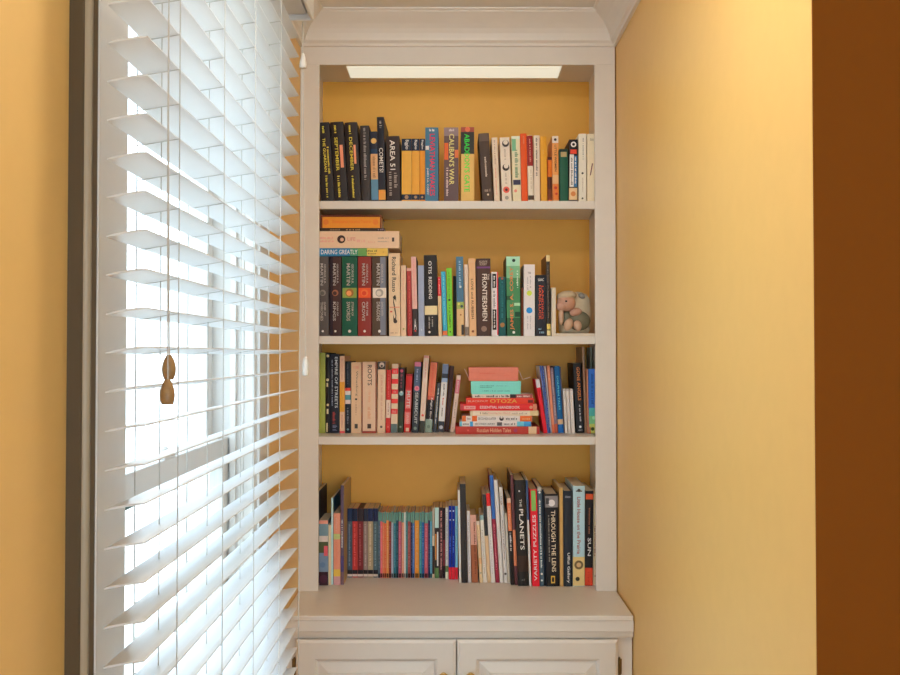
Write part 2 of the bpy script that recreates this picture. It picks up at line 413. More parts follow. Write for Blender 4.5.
# base cabinet
YD = 2.556; YFR = YD + 0.020; ZB0, ZB1 = 0.0, COUNTER - 0.0655
cb = empty('base_cabinet', (0.01, YFR, 0))
tag(cb, 'white base cabinet with two raised-panel doors under the worktop', 'cabinet')
D0 = xat(295.5, 660, YD); DM = xat(456.7, 660, YD); D1 = xat(618.3, 660, YD); ZD1 = zat(640.3, YD); ZD0 = 0.12
bm = bmesh.new()
box(bm, XL + 0.001, XR - 0.003, YFR, YFR + 0.02, 0.0, 0.13)
box(bm, XL + 0.001, D0 + 0.012, YFR, YFR + 0.02, 0.13, ZB1); box(bm, D1 - 0.012, XR - 0.003, YFR, YFR + 0.02, 0.13, ZB1)
box(bm, D0 + 0.012, D1 - 0.012, YFR, YFR + 0.02, ZD1 - 0.012, ZB1)
box(bm, XL + 0.001, XL + 0.02, YFR + 0.02, YB, 0, ZB1); box(bm, XR - 0.022, XR - 0.003, YFR + 0.02, YB, 0, ZB1)
box(bm, XL + 0.02, XR - 0.022, YFR + 0.02, YB, 0.11, 0.13); box(bm, XL + 0.02, XR - 0.022, YB - 0.01, YB, 0.13, ZB1)
cpart(cb, 'carcass', bm, WHITE, 0.001)
def door(xa, xb, knobx, hinge_x):
    rw = 0.060
    bm = bmesh.new()
    prof_pts = []
    # frame: four mitred rails with an eased outer edge and an inner ogee
    def ring(off, y):
        return [(xa + off, y, ZD0 + off), (xb - off, y, ZD0 + off), (xb - off, y, ZD1 - off), (xa + off, y, ZD1 - off)]
    steps = [(0, YFR - 0.0005), (0, YD + 0.005), (0.004, YD + 0.0025), (0.008, YD), (rw - 0.008, YD), (rw - 0.003, YD + 0.003), (rw, YD + 0.008),
             (rw + 0.002, YD + 0.010)]
    rs = [[bm.verts.new(p) for p in ring(o, y)] for o, y in steps]
    for A, B in zip(rs, rs[1:]):
        for k in range(4): bm.faces.new((A[k], A[(k + 1) % 4], B[(k + 1) % 4], B[k]))
    bm.faces.new(rs[0])
    o = cpart(cb, 'door', bm, WHITE)
    bm = bmesh.new()
    steps = [(rw + 0.002, YD + 0.012), (rw + 0.002, YD + 0.0095), (rw + 0.006, YD + 0.009), (rw + 0.030, YD + 0.0035), (rw + 0.032, YD + 0.001)]
    rs = [[bm.verts.new(p) for p in ring(o_, y)] for o_, y in steps]
    for A, B in zip(rs, rs[1:]):
        for k in range(4): bm.faces.new((A[k], A[(k + 1) % 4], B[(k + 1) % 4], B[k]))
    bm.faces.new(rs[-1]); bm.faces.new(rs[0])
    cpart(cb, 'raised_panel', bm, WHITE, parent=o)
    bm = bmesh.new(); kz = zat(678.0, YD - 0.02)
    lathe(bm, [(0.009, 0.0), (0.009, -0.002), (0.005, -0.004), (0.0045, -0.012), (0.010, -0.015), (0.0145, -0.020), (0.0150, -0.025), (0.011, -0.030), (0.004, -0.032)], (knobx, YD, kz), 'y', 24)
    k = cpart(cb, 'knob', bm, BRASS, parent=o, smooth=True); k['label'] = 'round brass knob'
    for hz in (zat(668.5, YD), 0.25):
        bm = bmesh.new()
        sx = 1 if hinge_x > (xa + xb) / 2 else -1
        tube(bm, [(hinge_x + sx * 0.0055, YFR - 0.006, hz - 0.022), (hinge_x + sx * 0.0055, YFR - 0.006, hz + 0.022)], 0.0045, 10)
        lathe(bm, [(0.001, 0.028), (0.0035, 0.0255), (0.0035, 0.0225), (0.0045, 0.022)], (hinge_x + sx * 0.0055, YFR - 0.006, hz), 'z', 10)
        bm2a, bm2b = sorted((hinge_x + sx * 0.0055, hinge_x + sx * 0.013))
        box(bm, bm2a, bm2b, YFR - 0.0025, YFR - 0.0003, hz - 0.021, hz + 0.021)
        k = cpart(cb, 'hinge', bm, DARKMETAL, parent=o); k['label'] = 'dark brass hinge'
KY = YD - 0.02
door(D0, DM - 0.0017, xat(443.5, 676, KY), D0)
door(DM + 0.0017, D1, xat(470.5, 676, KY), D1)

# ------------------------------------------------------------------ lettering
_G = {}
def glyphs(s, bold=0.011):
    key = (s, bold)
    if key not in _G:
        cu = bpy.data.curves.new('lettering', 'FONT'); cu.body = s; cu.size = 1.0; cu.resolution_u = 2; cu.offset = bold
        ob = bpy.data.objects.new('lettering', cu); COL.objects.link(ob)
        dg = bpy.context.evaluated_depsgraph_get(); ev = ob.evaluated_get(dg)
        me = bpy.data.meshes.new_from_object(ev)
        vs = [(v.co.x, v.co.y) for v in me.vertices]; fs = [tuple(p.vertices) for p in me.polygons]
        bpy.data.objects.remove(ob); bpy.data.curves.remove(cu); bpy.data.meshes.remove(me)
        xs = [v[0] for v in vs]; ys = [v[1] for v in vs]
        x0, x1, y0, y1 = min(xs), max(xs), min(ys), max(ys)
        _G[key] = ([((x - x0) / (x1 - x0), (y - y0) / max(1e-6, y1 - y0)) for x, y in vs], fs)
    return _G[key]
def squiggle(seed, n):
    rg = random.Random(seed); vs, fs = [], []; x = 0.0
    while x < 1.0:
        w = rg.uniform(0.25, 0.7) / n
        lo, hi = (0.0, 0.75) if rg.random() < 0.7 else (0.0, 1.0)
        a = len(vs); x2 = min(1.0, x + w)
        vs += [(x, lo), (x2, lo), (x2, hi), (x, hi)]; fs.append((a, a + 1, a + 2, a + 3))
        x = x2 + (0.22 if rg.random() < 0.8 else 0.8) / n
    return vs, fs

LET = paint  # (kept for symmetry of names)
_cnt = [0]
def add_marks(root, t, h, marks, U, x_off, yf=-0.0007):
    for qi_, mk in enumerate(marks):
        kind = mk[0]; dy_ = yf - 0.00006 * qi_
        bm = bmesh.new()
        if kind in ('t', 's'):
            if kind == 't':
                _, s, a, b, v0, v1, c = mk[:7]; mode = mk[7] if len(mk) > 7 else 'd'
                vs, fs = glyphs(s); nm = 'title'
            else:
                _, a, b, v0, v1, c = mk[:6]; mode = mk[6] if len(mk) > 6 else 'd'
                _cnt[0] += 1
                vs, fs = squiggle(_cnt[0], max(4, int(abs(b - a) / 1.7))); nm = 'lettering'
            u0, u1 = U(a), U(b); L = (u1 - u0) * h; T = (v1 - v0) * t
            P = []
            for x, y in vs:
                if mode == 'd': P.append((v0 * t + y * T, h * (1 - u0) - x * L))
                elif mode == 'u': P.append((v1 * t - y * T, h * (1 - u1) + x * L))
                else: P.append((v0 * t + x * T, h * (1 - u1) + y * L))
            V = [bm.verts.new((x_off + p[0], dy_ - 0.00003, p[1])) for p in P]
            for f in fs:
                try: bm.faces.new([V[i] for i in f])
                except ValueError: pass
        elif kind == 'r':
            _, a, b, v0, v1, c = mk[:6]; nm = 'spine_panel'
            z0, z1 = h * (1 - U(b)), h * (1 - U(a))
            V = [bm.verts.new((x_off + x, dy_, z)) for x, z in ((v0 * t, z0), (v1 * t, z0), (v1 * t, z1), (v0 * t, z1))]
            bm.faces.new(V)
        else:
            _, a, v, r, c = mk[:5]; nm = 'emblem'
            zc = h * (1 - U(a))
            V = [bm.verts.new((x_off + v * t + r * t * math.cos(k * math.pi / 9), dy_, zc + r * t * math.sin(k * math.pi / 9))) for k in range(18)]
            bm.faces.new(V)
        me = bpy.data.meshes.new(nm); bm.to_mesh(me); bm.free()
        link(nm, me, root, mats=[ink(c, 0.5)])

# ------------------------------------------------------------------ one book: cover (spine + boards), page block, printed marks
def make_book(name, loc, t, h, d, color, label, group, bands=(), marks=(), U=None, hc=False, side=None, pg=PAGES, rot=(0, 0, 0), pivot=0, cat='book', back=None):
    root = empty(name, loc, rot); tag(root, label, cat, group)
    xo = 0.0 if pivot == 0 else (-t if pivot == 1 else -t / 2)
    bt = min(0.0024 if hc else 0.0006, t * 0.16)
    bul = min(0.0022 if hc else 0.0008, t * 0.12)
    n = 6 if t > 0.006 else 2
    outer = [(t * k / n, bul * (2.0 * k / n - 1) ** 2) for k in range(n + 1)]
    inner = [(bt + (t - 2 * bt) * k / n, bt + bul * (2.0 * k / n - 1) ** 2) for k in range(n + 1)]
    loop = [(0, d)] + outer + [(t, d), (t - bt, d)] + inner[::-1] + [(bt, d)]
    cuts = {0.0, 1.0}
    for a, b, _ in bands: cuts |= {min(1, max(0, U(a))), min(1, max(0, U(b)))}
    cuts = sorted(cuts)
    cuts = [c for i, c in enumerate(cuts) if i == 0 or c - cuts[i - 1] > 1e-4]
    mats = [ink(color)]; ci = {tuple(color): 0}
    def mi(c):
        c = tuple(c)
        if c not in ci: ci[c] = len(mats); mats.append(ink(c))
        return ci[c]
    sidei = mi(side or color); backi = mi(back) if back else sidei
    bm = bmesh.new()
    L = [[bm.verts.new((xo + x, y, h * (1 - u))) for x, y in loop] for u in cuts]
    m = len(loop)
    for s in range(len(cuts) - 1):
        mid = (cuts[s] + cuts[s + 1]) / 2; c = color
        for a, b, bc_ in bands:
            if U(a) <= mid <= U(b): c = bc_
        sp = mi(c)
        for k in range(m):
            f = bm.faces.new((L[s][k], L[s][(k + 1) % m], L[s + 1][(k + 1) % m], L[s + 1][k]))
            f.material_index = sp if 1 <= k <= n else (sidei if k < m // 2 + 1 and k > n else backi)
    for ring in (L[0], L[-1]):   # end caps as a strip of quads between outer and inner line
        qs = [0] + list(range(1, n + 2)) + [n + 2]
        qi = [m - 1] + list(range(m - 2, m - 3 - n, -1)) + [n + 3]
        for a in range(len(qs) - 1):
            try: bm.faces.new((ring[qs[a]], ring[qs[a + 1]], ring[qi[a + 1]], ring[qi[a]])).material_index = backi
            except ValueError: pass
    done(bm, 'cover', mats, root)
    g = 0.0032 if hc else 0.0004
    bm = bmesh.new(); e = 0.0002
    box(bm, xo + bt + e * 0.3, xo + t - bt - e * 0.3, bt + bul + e, d - g, g, h - g)
    if t > 0.012:   # slight rounding of the fore-edge
        pass
    done(bm, 'pages', pg, root)
    if marks: add_marks(root, t, h, marks, U, xo)
    return root

GROUPS = {1: 'books on the top shelf', 2: 'books on the second shelf', 3: 'books on the third shelf', 4: 'books standing on the worktop'}
ZS = {1: S1, 2: S2, 3: S3, 4: COUNTER}
BOOKS = []
def B(sh, xb0, xb1, ytop, dx, color, label, bands=(), marks=(), y=None, sb=0.018, hc=False, d=None, side=None, back=None, pg=None, yaw=0.0, name='book', free=False):
    z = ZS[sh]
    if y is None:
        Y = YF + sb; v = (z - H) / Y; ybot = 337.5 - F * (v * CP - SP) / (CP + v * SP)
    else:
        ybot = y; Y = yfor(y, z)
    zt = zat(ytop, Y); hh = zt - z
    X0, X1 = xat(xb0, ybot, Y), xat(xb1, ybot, Y)
    T0, T1 = xat(xb0 + dx, ytop, Y), xat(xb1 + dx, ytop, Y)
    BOOKS.append(dict(sh=sh, X0=X0, X1=X1, dX=(T0 - X0), hh=hh, Y=Y, z=z, color=color, label=label, bands=bands, marks=marks, ytop=ytop,
                      ybot=ybot, hc=hc, d=d, side=side, back=back, pg=pg, yaw=yaw, name=name, free=free))
def build_books():
    for sh in (1, 2, 3, 4):
        row = [b for b in BOOKS if b['sh'] == sh]
        for i, b in enumerate(row):
            if b['free'] or i == 0: continue
            prev = [p for p in row[max(0, i - 3):i] if not p['free']]
            need = 0.0
            for p in prev:
                for q in range(6):
                    zz = min(b['hh'], p['hh']) * q / 5
                    need = max(need, p['X1'] + p['dX'] * zz / p['hh'] - (b['X0'] + b['dX'] * zz / b['hh']) + 0.0003)
            if need > 0:
                cut = min(need, 0.35 * (b['X1'] - b['X0']))
                b['X0'] += cut
                if need > cut: b['X0'] += need - cut; b['X1'] += need - cut
    for b in BOOKS:
        th = math.atan2(b['dX'], b['hh'])
        h = math.hypot(b['dX'], b['hh']); t = (b['X1'] - b['X0']) * math.cos(th)
        h -= t * abs(math.sin(th))
        d = b['d'] or min(0.66 * h, 0.21)
        d = min(d, YB - 0.004 - b['Y'])
        pivot = 1 if th > 0 else 0
        X = b['X1'] if pivot else b['X0']
        yt, yb = b['ytop'], b['ybot']
        U = lambda yy, yt=yt, yb=yb: min(0.998, max(0.002, (yy - yt) / (yb - yt)))
        make_book(b['name'], (X, b['Y'], b['z'] + 0.0003), t, h, d, b['color'], b['label'], GROUPS[b['sh']], b['bands'], b['marks'], U, b['hc'],
                  b['side'], b['pg'] or PAGES, (0, th, R(b['yaw'])), pivot, back=b['back'])

# a book lying flat with its spine to the front; x along the spine
def lying(sh, x0, x1, ytop, ybot, Y, z0, color, label, bands=(), marks=(), hc=False, d=0.14, side=None, pg=PAGES, thick=None, group=None, yaw=0.0, name='book'):
    X0, X1 = xat(x0, (ytop + ybot) / 2, Y), xat(x1, (ytop + ybot) / 2, Y)
    t = thick or (zat(ytop, Y) - zat(ybot, Y)) - 0.0003
    h = X1 - X0
    U = lambda xx: min(0.998, max(0.002, (xx - x0) / (x1 - x0)))
    # local z (foot->head) runs to -X, local x (thickness) runs to +Z
    r = Matrix.Rotation(R(yaw), 3, 'Z') @ Matrix.Rotation(R(-90), 3, 'Y')
    make_book(name, (X1, Y, z0), t, h, min(d, YB - 0.004 - Y), color, label, group or GROUPS[sh], bands, marks, U, hc, side, pg, r.to_euler(), 0)
    return z0 + t + 0.0004
def T(s, a, b, v0, v1, c, m='d'): return ('t', s, a, b, v0, v1, c, m)
def S(a, b, v0, v1, c, m='d'): return ('s', a, b, v0, v1, c, m)
def Rc(a, b, v0, v1, c): return ('r', a, b, v0, v1, c)
def O(a, v, r, c): return ('o', a, v, r, c)

YEL = (225, 205, 70); CRM = (222, 198, 162); INKC = (70, 60, 52); WHT = (232, 226, 215)
# ================================================================== TOP SHELF
blk = (48, 40, 38)
B(1, 321.0, 334.4, 122.0, -5.3, blk, 'black hardcover with yellow lettering, hard against the left side of the top shelf', (), [T('THE GUARDIAN', 138, 172, .42, .62, YEL), S(147, 174, .70, .84, YEL), S(126, 134, .45, .6, YEL), S(176, 198, .45, .6, YEL)], hc=True, side=(62, 54, 50))
B(1, 335.0, 348.0, 121.5, -5.0, blk, 'black hardcover with yellow lettering and pink-orange patch, second from left on the top shelf', (), [T('SEPTEMBER', 137, 171, .25, .50, YEL), Rc(145, 168, .62, .86, (215, 140, 105)), S(125, 134, .28, .48, YEL), S(176, 198, .3, .48, YEL)], hc=True, side=(70, 62, 58))
B(1, 348.7, 361.0, 122.0, -4.2, blk, 'black hardcover with yellow lettering and narrow pink flash, third from left on the top shelf', (), [T('DECEMBER', 137, 171, .30, .55, YEL), Rc(145, 164, .62, .80, (222, 150, 110)), S(125, 134, .32, .5, YEL), S(176, 198, .35, .52, YEL)], hc=True, side=(66, 58, 56))
B(1, 361.5, 370.6, 125.5, -1.6, (58, 53, 52), 'plain charcoal hardcover with faint grey lettering, fourth from left on the top shelf', (), [S(128, 180, .35, .65, (135, 128, 120))], hc=True, side=(50, 46, 48))
B(1, 371.4, 378.4, 131.5, -1.4, (42, 46, 62), 'slim book with gold disc, tan block and blue foot on the top shelf', ((149, 154, (34, 62, 92)), (154, 179.5, (192, 150, 104)), (179.5, 200, (84, 124, 146))), [O(141, .5, .40, (196, 158, 88)), S(156, 178, .3, .7, (150, 110, 75))])
B(1, 378.8, 385.8, 117.0, -2.0, (38, 38, 48), 'tallest book on the top shelf, dark navy with white capitals and orange foot', ((190, 200, (214, 148, 62)),), [T('COMETS!', 148, 172.5, .22, .78, WHT), S(121, 128, .35, .7, (150, 145, 140))], d=0.20)
B(1, 387.2, 400.6, 136.0, -1.4, (60, 46, 42), 'dark brown book with big pale numerals, right of the tallest book on the top shelf', (), [T('AREA 51', 140, 170, .28, .66, (205, 196, 180)), S(172, 196, .18, .42, (150, 138, 125)), S(173, 188, .55, .8, (140, 128, 115))])
nav = (38, 50, 68)
for i, (a, b, c, lab) in enumerate(((401.6, 411.6, (232, 176, 70), 'widest'), (411.9, 419.3, (230, 166, 62), 'middle'), (419.6, 425.0, (232, 150, 44), 'thinnest and right-most'))):
    B(1, a, b, 138.7, 0, c, lab + ' of the three yellow books with navy heads on the top shelf', ((138.7, 150.8, nav), (194.4, 200, nav)), [T('Biggles', 140, 149.5, .3, .72, WHT), O(197.2, .5, .2, (150, 120, 90))])
B(1, 425.3, 438.3, 127.5, 0, (62, 108, 132), 'thick blue book with large red lettering and a white spot, on the top shelf', (), [T('LEVIATHAN WAKES', 134, 196, .34, .74, (224, 48, 72)), T('JAMES S.A. COREY', 168, 195, .10, .26, WHT), Rc(146, 150, .02, .28, WHT), S(129, 131.5, .3, .7, (200, 200, 200), 'h')], side=(40, 48, 52))
B(1, 444.0, 458.4, 127.5, 0, (98, 78, 76), 'thick mauve-brown book with pale yellow capitals and orange patch, middle of the top shelf', ((127.5, 136, (130, 112, 112)),), [Rc(143, 160, .02, .30, (222, 104, 48)), Rc(150, 158, .75, .99, (222, 120, 70)), T("CALIBAN'S WAR", 134, 185, .36, .72, (240, 228, 140)), S(168, 196, .16, .30, (205, 180, 170)), S(129, 131.5, .35, .7, (200, 190, 185), 'h')], side=(52, 42, 42))
B(1, 461.0, 474.2, 127.0, 0, (202, 166, 92), 'thick book with bright green lettering on a dark and gold spine, top shelf', ((127, 132, (150, 70, 52)), (132, 154, (58, 54, 48))), [T("ABADDON'S GATE", 134, 192, .26, .66, (54, 222, 74)), O(129.5, .5, .2, (230, 120, 80))], side=(50, 44, 36))
B(1, 482.7, 493.2, 133.0, -4.3, (80, 64, 54), 'plain brown book with small pale lettering leaning left on the top shelf', ((133, 141, (98, 82, 70)),), [S(157, 178, .42, .6, (190, 175, 155)), O(195, .55, .1, (190, 170, 140)), S(189, 192, .25, .8, (150, 130, 110), 'h')], hc=True)
B(1, 494.4, 500.0, 137.5, -2.8, (214, 196, 168), 'slim cream book with pinkish-grey lettering, right of the leaning brown book on the top shelf', (), [S(140, 165, .35, .6, (165, 140, 120)), S(168, 195, .35, .6, (200, 150, 125))])
B(1, 502.2, 511.8, 137.3, -2.5, (216, 204, 182), 'white book with two dark curled emblems and a red disc, on the top shelf', (), [O(143.5, .58, .36, (72, 62, 56)), O(142.4, .58, .24, (216, 204, 182)), O(167.5, .52, .36, (66, 56, 50)), O(166.3, .55, .24, (216, 204, 182)), O(190, .48, .34, (206, 92, 74)), O(190, .48, .14, (90, 50, 46)), S(149, 160, .4, .6, (170, 158, 140)), S(173, 184, .4, .6, (170, 158, 140)), O(198, .5, .2, (150, 145, 130))])
B(1, 512.8, 521.3, 136.0, -1.4, (214, 204, 168), 'cream book with green pictures and a navy triangle beside the orange-red book, top shelf', ((136, 139, (206, 214, 188)),), [Rc(139, 151, .04, .5, (112, 166, 124)), S(150, 178, .35, .75, (96, 130, 96)), Rc(180, 185, .1, .95, (58, 58, 84)), O(191, .35, .18, (206, 130, 110))])
B(1, 521.7, 527.9, 133.5, -1.4, (236, 92, 34), 'orange-red book, the brightest spine on the top shelf', (), [S(136, 144, .4, .6, (250, 150, 100))])
B(1, 528.4, 534.0, 135.5, -1.6, (212, 200, 176), 'book with dark red upper half and white lower half on the top shelf', ((135.5, 166, (142, 36, 36)), (195.5, 200, (84, 66, 50))), [S(139, 162, .4, .65, (222, 150, 130)), S(170, 190, .5, .7, (170, 155, 130))])
B(1, 534.3, 540.1, 135.5, -.6, (206, 190, 166), 'beige book with column of dark lettering beside the plain yellow one, top shelf', (), [S(138, 148, .35, .65, (110, 100, 92)), S(150, 176, .35, .65, (110, 98, 88))])
B(1, 541.0, 547.3, 136.5, -.9, (246, 178, 52), 'plain golden-yellow book in the right half of the top shelf', (), [S(150, 154, .4, .6, (255, 210, 110))])
B(1, 547.7, 551.8, 157.0, 0, (226, 122, 32), 'short dark orange and brown book, lowest on the top shelf', ((157, 160, (90, 46, 28)), (177, 189, (88, 42, 26)), (189, 200, (120, 60, 34))), [], sb=0.03)
B(1, 552.4, 558.9, 136.0, -.6, (222, 176, 124), 'orange and tan book with a white head and dark dot on the top shelf', ((136, 143, (232, 222, 204)), (143, 175, (228, 156, 84)), (184, 200, (232, 132, 60))), [O(139.7, .5, .22, (80, 70, 62)), T('LITTLE WOMEN', 145, 171.5, .36, .68, (92, 64, 44)), O(188, .5, .25, (176, 48, 34)), O(194, .6, .2, (176, 48, 34))])
B(1, 560.0, 568.4, 149.0, -.6, (28, 88, 66), 'deep green book with a tan label near its head, right part of the top shelf', ((149, 152, (26, 60, 52)),), [Rc(152, 157, .15, .85, (160, 142, 96))])
B(1, 569.0, 577.3, 139.5, .4, (34, 36, 46), 'dark book with large white letter O, red box and cream foot on the top shelf', ((188, 200, (222, 190, 140)),), [O(144.5, .5, .34, (238, 234, 226)), O(144.5, .5, .17, (34, 36, 46)), Rc(149.6, 154, .12, .9, (206, 66, 44)), Rc(154.5, 187, .04, .55, (226, 224, 218)), Rc(156, 187, .58, .97, (58, 108, 150)), S(157, 184, .68, .86, WHT), S(158, 185, .2, .42, (120, 118, 116)), O(194, .5, .3, (190, 120, 66))])
B(1, 578.7, 586.3, 133.8, 0, (206, 202, 182), 'greyish white book with a small black dot, second from right on the top shelf', (), [S(138, 160, .5, .72, (160, 162, 152)), O(173.4, .5, .14, (60, 58, 54)), O(198.5, .5, .12, (70, 66, 60)), S(178, 192, .45, .6, (175, 168, 150))])
B(1, 587.2, 596.5, 134.0, 0, (220, 206, 170), 'cream book with a short dark slanted stroke, last on the right of the top shelf', (), [T('/', 163.5, 175.5, .28, .62, (110, 56, 70), 'h'), S(138, 141, .3, .7, (160, 150, 125), 'h')])

# ================================================================== SECOND SHELF
GR = (164, 156, 144)
def saga(x0, x1, c, left, label, words, em, eb=None, side=None):
    m = []
    if left: m.append(Rc(257, 335, left[1], left[2], left[0]))
    m += [T('GEORGE R.R.', 264, 284, .62, .76, GR), T('MARTIN', 263.5, 285.5, .30, .54, GR), T(words[0], 302, 316, .62, .76, GR), T(words[1], 302, 321, .30, .54, GR), O(331.3, .5, .10, (220, 214, 200))]
    if eb: m.append(Rc(288, 298, .04, .96, eb))
    m.append(O(293, .5, .27, em[0])); m.append(O(293.4, .46, .17, em[1]))
    B(2, x0, x1, 256.6, 0, c, label, (), m, sb=0.015, side=side)
saga(317.0, 328.6, (84, 76, 70), None, 'grey-brown volume, first on the left of the five matching thick books on the second shelf', ('GAME OF', 'THRONES'), ((120, 112, 100), (90, 86, 76)))
saga(329.5, 341.2, (72, 44, 38), ((44, 26, 36), .02, .30), 'dark maroon and brown volume, second of the five matching thick books on the second shelf', ('CLASH OF', 'KINGS'), ((140, 84, 54), (70, 44, 38)))
saga(342.0, 357.3, (26, 86, 62), None, 'green volume of the five matching thick books on the second shelf', ('STORM OF', 'SWORDS'), ((140, 92, 44), (222, 150, 84)), (124, 140, 62))
saga(358.0, 371.3, (132, 46, 36), None, 'red volume of the five matching thick books on the second shelf', ('FEAST FOR', 'CROWS'), ((240, 120, 54), (190, 60, 30)), (232, 88, 40))
saga(372.2, 386.8, (84, 66, 50), ((108, 112, 120), .55, .92), 'brown and blue-grey volume with a white block, last of the five matching thick books', ('DANCE WITH', 'DRAGONS'), ((150, 142, 128), (190, 180, 162)), (212, 200, 180))
B(2, 389.2, 400.5, 253.2, -.8, (222, 194, 154), 'wide cream book with handwritten dark lettering and brush figure, beside the five thick volumes', (), [T('Richard Russo', 257, 292, .30, .66, (62, 60, 58)), T('S', 295, 323, .38, .66, (66, 58, 50), 'h'), O(297.5, .46, .10, (66, 58, 50)), O(321.5, .56, .17, (70, 60, 52)), Rc(307, 307.8, .05, .95, (196, 120, 92)), Rc(311, 312.5, .1, .3, (190, 84, 64)), S(332.5, 333.5, .1, .9, (150, 120, 90), 'h')])
B(2, 401.1, 406.2, 265.4, -.3, (226, 192, 156), 'slim cream-pink book on the second shelf, right of the one with brush figure', (), [S(270, 300, .4, .6, (205, 150, 125)), O(329, .5, .2, (150, 150, 90))])
B(2, 407.6, 412.2, 268.0, -1.0, (152, 52, 46), 'thin dark red book on the second shelf, beside a pink one with a dark foot', ((268, 271, (200, 150, 130)),), [S(276, 325, .4, .65, (190, 90, 80))])
B(2, 412.8, 418.0, 256.5, -2.0, (62, 52, 50), 'tall slim book, pink above and dark below with small white peak, second shelf', ((256.5, 309, (226, 176, 160)),), [S(259, 300, .4, .62, (200, 140, 130)), T('A', 319, 330, .25, .75, (236, 226, 214), 'h'), O(331, .5, .2, (180, 60, 50))])
B(2, 418.7, 424.5, 265.5, -.7, (140, 150, 168), 'plain pale grey-blue book left of the black hardcover on the second shelf', (), [O(330, .5, .15, (165, 172, 182))])
B(2, 425.0, 437.8, 255.0, -1.3, (46, 41, 39), 'black hardcover with widely spaced white letters and a cream band, on the second shelf', ((306, 315, (224, 206, 156)),), [T('OTIS', 261, 274, .35, .60, WHT), T('REDDING', 277, 299, .35, .60, WHT), S(317, 329, .3, .42, (150, 145, 135)), S(317, 327, .55, .67, (150, 145, 135)), O(332.2, .35, .09, (220, 210, 200))], hc=True, side=(52, 46, 44))
B(2, 438.6, 441.9, 277.0, -1.0, (222, 192, 146), 'short thin book, red at the head and cream below, second shelf', ((277, 296, (192, 40, 46)),), [S(279, 294, .3, .7, (230, 170, 160))])
B(2, 443.0, 447.4, 271.5, -2.0, (56, 152, 176), 'thin turquoise book with an orange foot on the second shelf', ((331, 335.5, (214, 112, 66)),), [S(275, 325, .35, .65, (110, 190, 205))])
B(2, 447.8, 453.0, 268.0, -1.4, (112, 186, 50), 'bright lime green book on the second shelf', (), [S(272, 298, .35, .6, (80, 140, 40)), O(300, .45, .22, (40, 60, 30)), S(305, 328, .35, .65, (70, 120, 40)), O(332, .5, .14, (50, 60, 30))])
B(2, 453.4, 456.4, 276.0, -.3, (34, 34, 32), 'thin black book in the shadow between lime green and slate blue books', (), [], sb=0.05)
B(2, 457.0, 464.3, 256.5, -1.2, (196, 164, 114), 'book with slate blue upper half, yellow-green leaves and tan lower half, on the second shelf', ((256.5, 302, (70, 106, 128)), (302, 309, (150, 164, 84))), [S(261, 286, .38, .66, (150, 178, 190)), O(287, .55, .17, (206, 214, 214)), O(304, .3, .18, (216, 210, 110)), O(306.5, .7, .2, (60, 80, 80)), O(315, .55, .12, (150, 90, 50)), Rc(325, 335, .62, .96, (66, 58, 52))])
B(2, 465.2, 468.8, 264.5, -.9, (214, 194, 170), 'thin beige book left of the tan one with brown capitals on the second shelf', ((327, 335.5, (120, 108, 96)),), [])
B(2, 469.6, 476.5, 258.5, -1.3, (202, 162, 116), 'tan book with brown capitals, left of the wide brown book on the second shelf', (), [T('LOVE and RUBBISH', 279, 319, .32, .66, (110, 70, 46)), O(331.5, .5, .18, (130, 70, 40)), S(260, 263, .2, .8, (222, 184, 140), 'h')])
B(2, 477.0, 491.2, 258.5, -.8, (80, 56, 46), 'wide brown hardcover with large pale capitals and a purple line, on the second shelf', ((258.5, 260, (66, 44, 38)),), [T('ALLAN W.', 260.5, 262.8, .2, .8, (176, 160, 140), 'h'), T('ECKERT', 263, 265.4, .25, .75, (176, 160, 140), 'h'), Rc(266.6, 268.4, .02, .98, (112, 66, 116)), T('FRONTIERSMEN', 274, 321, .40, .74, (206, 194, 176)), T('THE', 274, 280, .78, .9, (206, 194, 176)), O(329, .5, .2, (130, 104, 86))], hc=True, side=(58, 42, 36))
B(2, 491.8, 498.4, 272.0, -.4, (222, 214, 206), 'white book with black label boxes and a red edge, right of the wide brown hardcover', (), [Rc(272, 335, .82, .99, (190, 44, 52)), Rc(274, 288, .14, .72, (32, 28, 30)), S(276, 287, .32, .55, WHT), S(291, 308, .25, .6, (130, 126, 126)), Rc(309.5, 330, .14, .72, (32, 28, 30)), S(311, 328, .32, .55, WHT)])
B(2, 499.0, 505.8, 277.0, -.2, (22, 86, 84), 'dark teal book with a small brown emblem low on its spine, on the second shelf', (), [O(325, .5, .34, (140, 104, 62)), S(281, 318, .38, .62, (40, 116, 116)), O(278.6, .5, .15, (160, 80, 60))])
B(2, 507.0, 520.6, 256.3, -.8, (64, 124, 78), 'thick green book with orange and white lettering running upward, on the second shelf', ((256.3, 266, (150, 196, 164)), (266, 278, (110, 166, 122)), (318, 335.5, (44, 92, 58))), [O(260.5, .55, .12, (40, 60, 50)), Rc(296, 300, .0, .3, (40, 84, 56)), Rc(312, 317, .6, .98, (34, 78, 52)), Rc(303, 306, .55, 1, (150, 190, 150)), T('JAMES S. A. COREY', 267, 330, .24, .56, (248, 148, 84), 'u'), S(270, 288, .74, .86, (206, 224, 200), 'u'), O(332.5, .5, .1, (214, 220, 200))], side=(50, 60, 44))
B(2, 521.2, 523.5, 288.0, 0, (122, 62, 36), 'thin rust brown book squeezed between the thick green and the white book with coloured discs', (), [], sb=0.03)
